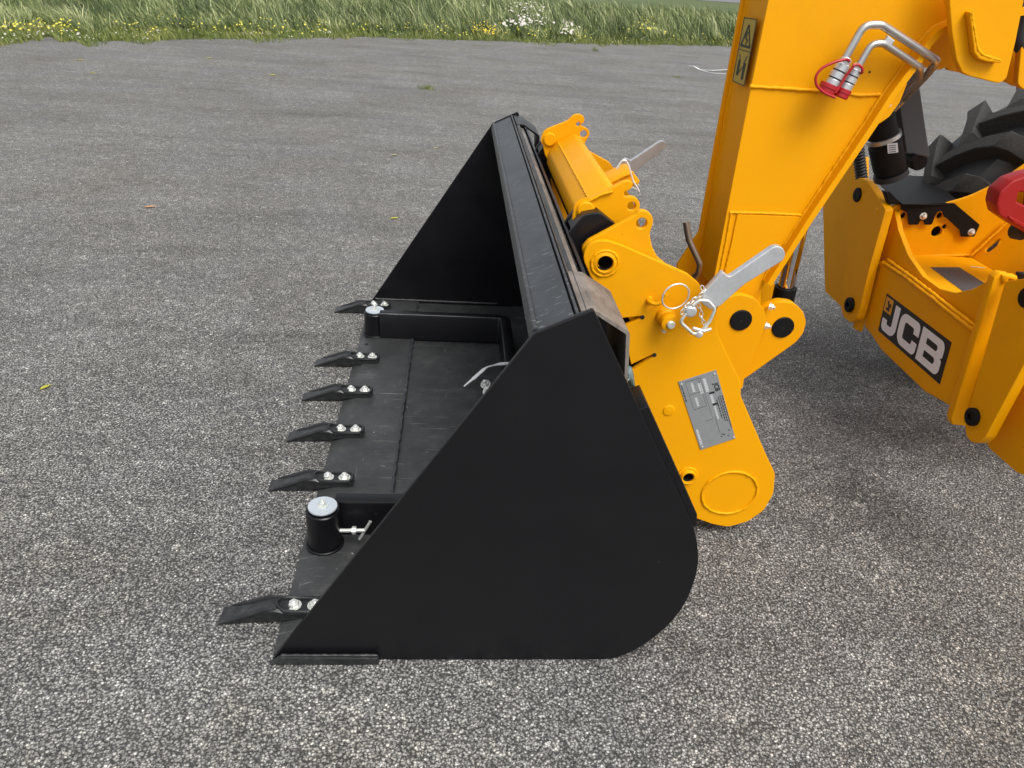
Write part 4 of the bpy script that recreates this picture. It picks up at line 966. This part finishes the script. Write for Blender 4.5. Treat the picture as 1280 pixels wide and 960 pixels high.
# ramp frame: U along -Y, V along rd ; W = U x V
U_ = Vector((0, -1, 0)); Wv = U_.cross(rd)
sc_ = at(1239, 314, X=2.6); 
def ramp_uv(px, py):
    d = right * (px - 640) + down * (py - 480) + fwd * F; n = Wv; t = (O - CP).dot(n) / d.dot(n); q = CP + d * t - O; return (-q.y, q.dot(rd))
s0, s1 = ramp_uv(1232, 314), ramp_uv(1251, 299)
dv = Vector((s1[0] - s0[0], s1[1] - s0[1])); pv = Vector((-dv.y, dv.x)).normalized() * .016
slot = fillet([(s0[0] + pv.x, s0[1] + pv.y), (s1[0] + pv.x, s1[1] + pv.y), (s1[0] - pv.x, s1[1] - pv.y), (s0[0] - pv.x, s0[1] - pv.y)], .0155)
sg = 1 if Wv.x < 0 or Wv.z > 0 else -1
link('tray_ramp', sheet_mesh([(-YW + .001, 0), (-.60, 0), (-.60, .62), (-YW + .001, .62)], [slot], (O - Wv * sg * .007, U_, rd, Wv), .012, .002), th, 'yellow')
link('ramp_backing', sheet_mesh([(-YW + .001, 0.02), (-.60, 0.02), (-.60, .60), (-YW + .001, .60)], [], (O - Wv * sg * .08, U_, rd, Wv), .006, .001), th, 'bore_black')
weld([at(1138 + 77 * t, 320.5 - 2 * t, Y=YW - .002) for t in np.linspace(0, 1, 30)], .006, wall)
for k, e in enumerate((0, .022)): weld([at(1215 + 47 * t, 318 - 43 * t, Y=YW - .003 - e) - Vector((0, 0, e * .1)) for t in np.linspace(0, 1, 30)], .006, wall)
def onfloor(L): return [at(x, y, Z=zf + .0012) for x, y in L]
me = bpy.data.meshes.new('anti_slip_pad'); pz = onfloor(((1163, 334), (1199, 334), (1231, 354), (1206, 366))); me.from_pydata([tuple(p) for p in pz], [], [(3, 2, 1, 0)]); me.materials.append(M['grey_shell']); link('anti_slip_pad', me, th)
tube('wire_clip', onfloor(((1213, 333.5), (1222, 334), (1231, 335))), .0018, 'dark_rod', th)
# black folded bracket
zt_ = at(1140, 254, Y=YW - .022).z + .003
plate('tray_bracket', 'Z', zt_, [(1128, 255), (1091, 223), (1113, 219.5), (1160, 220), (1197, 250), (1183, 255.5)], .004, 'satin_black', th, r=.003, bevel=.001, label='black folded bracket top')
br = plate('tray_bracket', 'Y', YW - .022, [(1126, 254), (1193, 254), (1225, 281), (1218, 296), (1201, 296), (1200, 288), (1184, 273), (1180, 271), (1178, 264, .01), (1173, 264, .01), (1169, 270), (1165, 281), (1156, 281), (1154.5, 276, .006), (1150, 276, .006), (1148, 281), (1136, 281), (1134, 266), (1126, 262)], .004, 'satin_black', th, r=.006, bevel=.001, label='black folded bracket face with notches')
for x, y in ((1154, 270), (1214, 290)): link('bracket_bolt', hexbolt(at(x, y, Y=YW - .022), (0, -1, 0), .011, .006), br, 'zinc')
plate('tray_bracket', 'Y', YW - .024, [(1106, 240), (1113, 240), (1128, 256), (1112, 256)], .03, 'satin_black', th, r=.002)
# red guard at the right edge
gd = plate('lamp_guard', 'Y', 1.02, [(1246, 256), (1250, 240), (1266, 226), (1285, 219), (1360, 203), (1380, 337), (1308, 306), (1268, 282), (1249, 269)], .07, 'guard', th, holes=[[(1271, 252), (1274, 240), (1296, 244), (1294, 263)]], r=.022, bevel=.006, label='red moulded guard with rectangular opening')
plate('guard_rib', 'Y', 1.012, [(1254, 266), (1290, 284), (1293, 291), (1270, 280)], .03, 'guard', gd, r=.004, bevel=.003)
plate('recess_panel', 'Y', 1.15, [(1255, 225), (1320, 215), (1320, 290), (1260, 275)], .01, 'yellow', gd, r=.01)
turned('guard_foot', [(0, -.03), (.03, -.03), (.036, 0), (0, 0)], at(1272, 287, Y=1.1), (0, 1, 0), 'black_plastic', th, 24)
plate('cap_block', 'X', 2.24, [(1267, 338), (1300, 350), (1300, 372), (1276, 356)], .05, 'black_plastic', th, r=.004)
# frame rails running back from the nose, axle
link('chassis_rail', box_mesh((3.3, .80, .62), (1.9, .02, .34), None, .004), th, 'yellow'); link('chassis_rail', box_mesh((3.3, 1.40, .58), (1.9, .02, .30), None, .004), th, 'yellow')
turned('axle', [(0, -.3), (.09, -.3), (.11, 0), (.11, .75), (.09, 1.05), (0, 1.05)], (3.23, .60, .72), (0, 1, 0), 'yellow', th, 24)

# ---- badge on the front plate
def badge():
    TL, TR, BR, BL = (1108.5, 366.5), (1189.5, 428), (1174.5, 480.5), (1097.5, 413)
    X0 = XFF - .0016
    A, B_, C_, D_ = [at(*p, X=X0) for p in (TL, TR, BR, BL)]
    def pt(u, v):      # bilinear on the plate
        a = A.lerp(B_, u); b = D_.lerp(C_, u); q = a.lerp(b, v); return (-q.y, q.z)
    lay = lambda polys, off, name, mat, holes=(): link(name, sheet_mesh([pt(*p) for p in polys], [[pt(*p) for p in h] for h in holes], frameX(XFF - off, .0008), .0008, .0001), fp, mat)
    lay([(0, 0), (1, 0), (1, 1), (0, 1)], .0016, 'badge', 'decal_black')
    lay([(.015, .06), (.135, .06), (.135, .43), (.015, .43)], .0026, 'badge_square', 'decal_amber')
    # small digger mark on the amber square
    lay([(.05, .14), (.075, .12), (.085, .20), (.11, .16), (.12, .24), (.095, .30), (.11, .37), (.05, .37), (.045, .32), (.08, .29), (.065, .22)], .0036, 'badge_mark', 'decal_black')
    def rnd(pts, r=.035):
        ar = 3.0   # badge is about three times as wide as high
        f = fillet([(p[0] * ar, p[1], (p[2] * ar if len(p) > 2 else r)) for p in pts], r); return [(p[0] / ar, p[1]) for p in f]
    K = .0
    J = rnd([(.185, .10, 0), (.262, .10, 0), (.262, .90, .085), (.03, .90, .085), (.03, .60, .0), (.103, .60, 0), (.103, .70, .02), (.185, .70, .02)])
    Cl = rnd([(.292, .11, .09), (.592, .11, .09), (.592, .43, 0), (.515, .43, 0), (.515, .30, .02), (.372, .30, .02), (.372, .71, .02), (.515, .71, .02), (.515, .59, 0), (.592, .59, 0), (.592, .90, .09), (.292, .90, .09)])
    Bl = rnd([(.622, .10, 0), (.945, .10, .075), (.945, .47, .04), (.915, .50, .0), (.945, .53, .04), (.945, .90, .075), (.622, .90, 0)])
    h1 = rnd([(.705, .27, 0), (.862, .27, .03), (.862, .42, .03), (.705, .42, 0)]); h2 = rnd([(.705, .57, 0), (.862, .57, .03), (.862, .73, .03), (.705, .73, 0)])
    lay(J, .0026, 'badge_letter', 'decal_white'); lay(Cl, .0026, 'badge_letter', 'decal_white'); lay(Bl, .0026, 'badge_letter', 'decal_white', [h1, h2])
badge()

# ---- far front wheel
TC = Vector((3.23, 1.82, .72))
def tyre():
    prof = [(.36, -.165), (.40, -.185), (.46, -.205), (.53, -.210), (.60, -.195), (.640, -.165), (.655, -.10), (.660, 0), (.655, .10), (.640, .165), (.60, .195), (.53, .210), (.46, .205), (.40, .185), (.36, .165)]
    t = turned('tyre', prof, TC, (0, 1, 0), 'rubber', th, 96, label='chunky black tractor tyre behind the chassis nose')
    turned('rim', [(0, -.06), (.20, -.06), (.22, -.09), (.33, -.12), (.365, -.165), (.38, -.17), (.38, .17), (.33, .12), (0, .10)], TC, (0, 1, 0), 'yellow', th, 48)
    # one lug per side: thick bar slanting from the crown to the shoulder and down the sidewall
    def lug(sgn):
        bm = bmesh.new(); rows = []
        st_ = [(-.012, 0, .664, .725, .036), (.05, .09, .662, .725, .034), (.11, .17, .655, .722, .036), (.175, .235, .640, .712, .044), (.212, .262, .600, .676, .040), (.228, .275, .555, .600, .024)]
        for (yy, aa, r0_, r1_, hw) in st_:
            row = []
            for (rr_, f) in ((r0_ - .01, 1.25), (r1_ - .006, 1.0), (r1_, .86)):
                pass
            sec = [(-1.3, r0_ - .012), (-1.0, r1_ - .004), (-.88, r1_), (.88, r1_), (1.0, r1_ - .004), (1.3, r0_ - .012)]
            for f, rr_ in sec:
                a = aa + f * hw / .7 * .98
                y_ = sgn * (yy if rr_ > r0_ else yy * .93); row.append(bm.verts.new((rr_ * math.sin(a), y_, rr_ * math.cos(a))))
            rows.append(row)
        for a, b in zip(rows, rows[1:]):
            for k in range(5): bm.faces.new((a[k], a[k + 1], b[k + 1], b[k]))
        bm.faces.new(rows[0]); bm.faces.new(rows[-1]); bmesh.ops.recalc_face_normals(bm, faces=bm.faces)
        me = bpy.data.meshes.new('lug'); bm.to_mesh(me); bm.free(); finish(me, M['lug'], 30); return me
    mn, mf = lug(-1), lug(1); n = 20
    for k in range(n):
        for me, off in ((mn, 0), (mf, .5)):
            o = bpy.data.objects.new('lug', me); col.objects.link(o); o.parent = t; o.location = TC; o.rotation_euler = (0, 2 * PI * (k + off + .55) / n, 0)
tyre()

# ------------------------------------------------------------------ small things on the tarmac
def leaf(px, py, s, mat, label, rot):
    q = at(px, py, Z=.004); t = [(-1, 0, 0), (-.5, .34, .12), (.2, .42, .2), (1, .05, .05), (.3, -.36, .16), (-.5, -.3, .1), (0, 0, .02)]
    vs = [(x * s, y * s, z * s) for x, y, z in t]; fs = [(0, 6, 1), (1, 6, 2), (2, 6, 3), (3, 6, 4), (4, 6, 5), (5, 6, 0)]
    bm = bmesh.new(); V = [bm.verts.new(v) for v in vs]
    for f in fs: bm.faces.new([V[i] for i in f])
    bmesh.ops.solidify(bm, geom=bm.faces[:], thickness=.0008)
    me = bpy.data.meshes.new('leaf'); bm.to_mesh(me); bm.free(); me.materials.append(M[mat])
    o = bpy.data.objects.new('fallen_leaf', me); col.objects.link(o); o.location = q; o.rotation_euler = (0, 0, rot); tag(o, label, 'leaf', 'fallen leaves on the tarmac')
for a in ((188, 259, .05, 'leaf_brown', 'curled brown leaf lying alone left of the bucket', .3), (57, 484, .026, 'leaf_yellow', 'small yellow-green leaf far left on the tarmac', 1.0),
          (493, 273, .036, 'leaf_yellow', 'small yellow leaf close to the sloping edge of the far side plate', .2), (493, 194, .038, 'leaf_pale', 'pale yellow leaf farther back than the one beside the bucket', .1), (545, 185, .032, 'leaf_pale', 'tiny pale leaf just left of the top of the bucket', .2),
          (100, 75, .06, 'leaf_yellow', 'yellow leaf near the verge, farthest left', .1), (116, 91, .05, 'leaf_yellow', 'yellow leaf just in front of the farthest left one', .4), (262, 73, .055, 'leaf_yellow', 'yellow leaf by the verge straight above the brown one', .2), (341, 94, .06, 'leaf_yellow', 'yellow leaf at the right end of the row by the verge', .3),
          (1208, 101, .032, 'leaf_pale', 'pale leaf beneath the tip of the yellow carriage plate', .1)):
    leaf(*a)
def tuft(px, py, n, h, label):
    q = at(px, py, Z=0); me_r = np.array([(q.x + random.gauss(0, .05), q.y + random.gauss(0, .05), 0) for _ in range(n)]); N = n
    o = blades('grass_tuft', 'short_grass', me_r, rng.uniform(h * .4, h, N), rng.uniform(.006, .012, N), rng.uniform(.02, h, N), rng.uniform(.1, .7, N), label, 'grass tuft'); del o['kind']
tuft(533, 111, 60, .10, 'small green grass tuft growing from the tarmac behind the bucket')
tuft(745, 64, 40, .16, 'thin green weed growing from the tarmac close to the verge')
tuft(846, 97, 26, .06, 'low weed on the tarmac left of the white plastic strip')
wp = [at(x, y, Z=z) for x, y, z in ((861, 82, .02), (868, 83, .01), (875, 87, .012), (890, 88, .03), (910, 87, .02), (935, 88, .02))]
strap(wp[::-1], .045, .003, 'white_plastic', 'plastic_strip', 'white plastic strip lying on the tarmac left of the boom', 'plastic strip', (0, 0, 0))
wp = [at(x, y, Z=z) for x, y, z in ((872, 86, .02), (885, 90, .01), (897, 92, .012), (925, 93, .03))]
strap(wp[::-1], .03, .003, 'white_plastic', 'plastic_strip', 'thinner white plastic strip crossing below the wider one', 'plastic strip', (0, 0, 0))
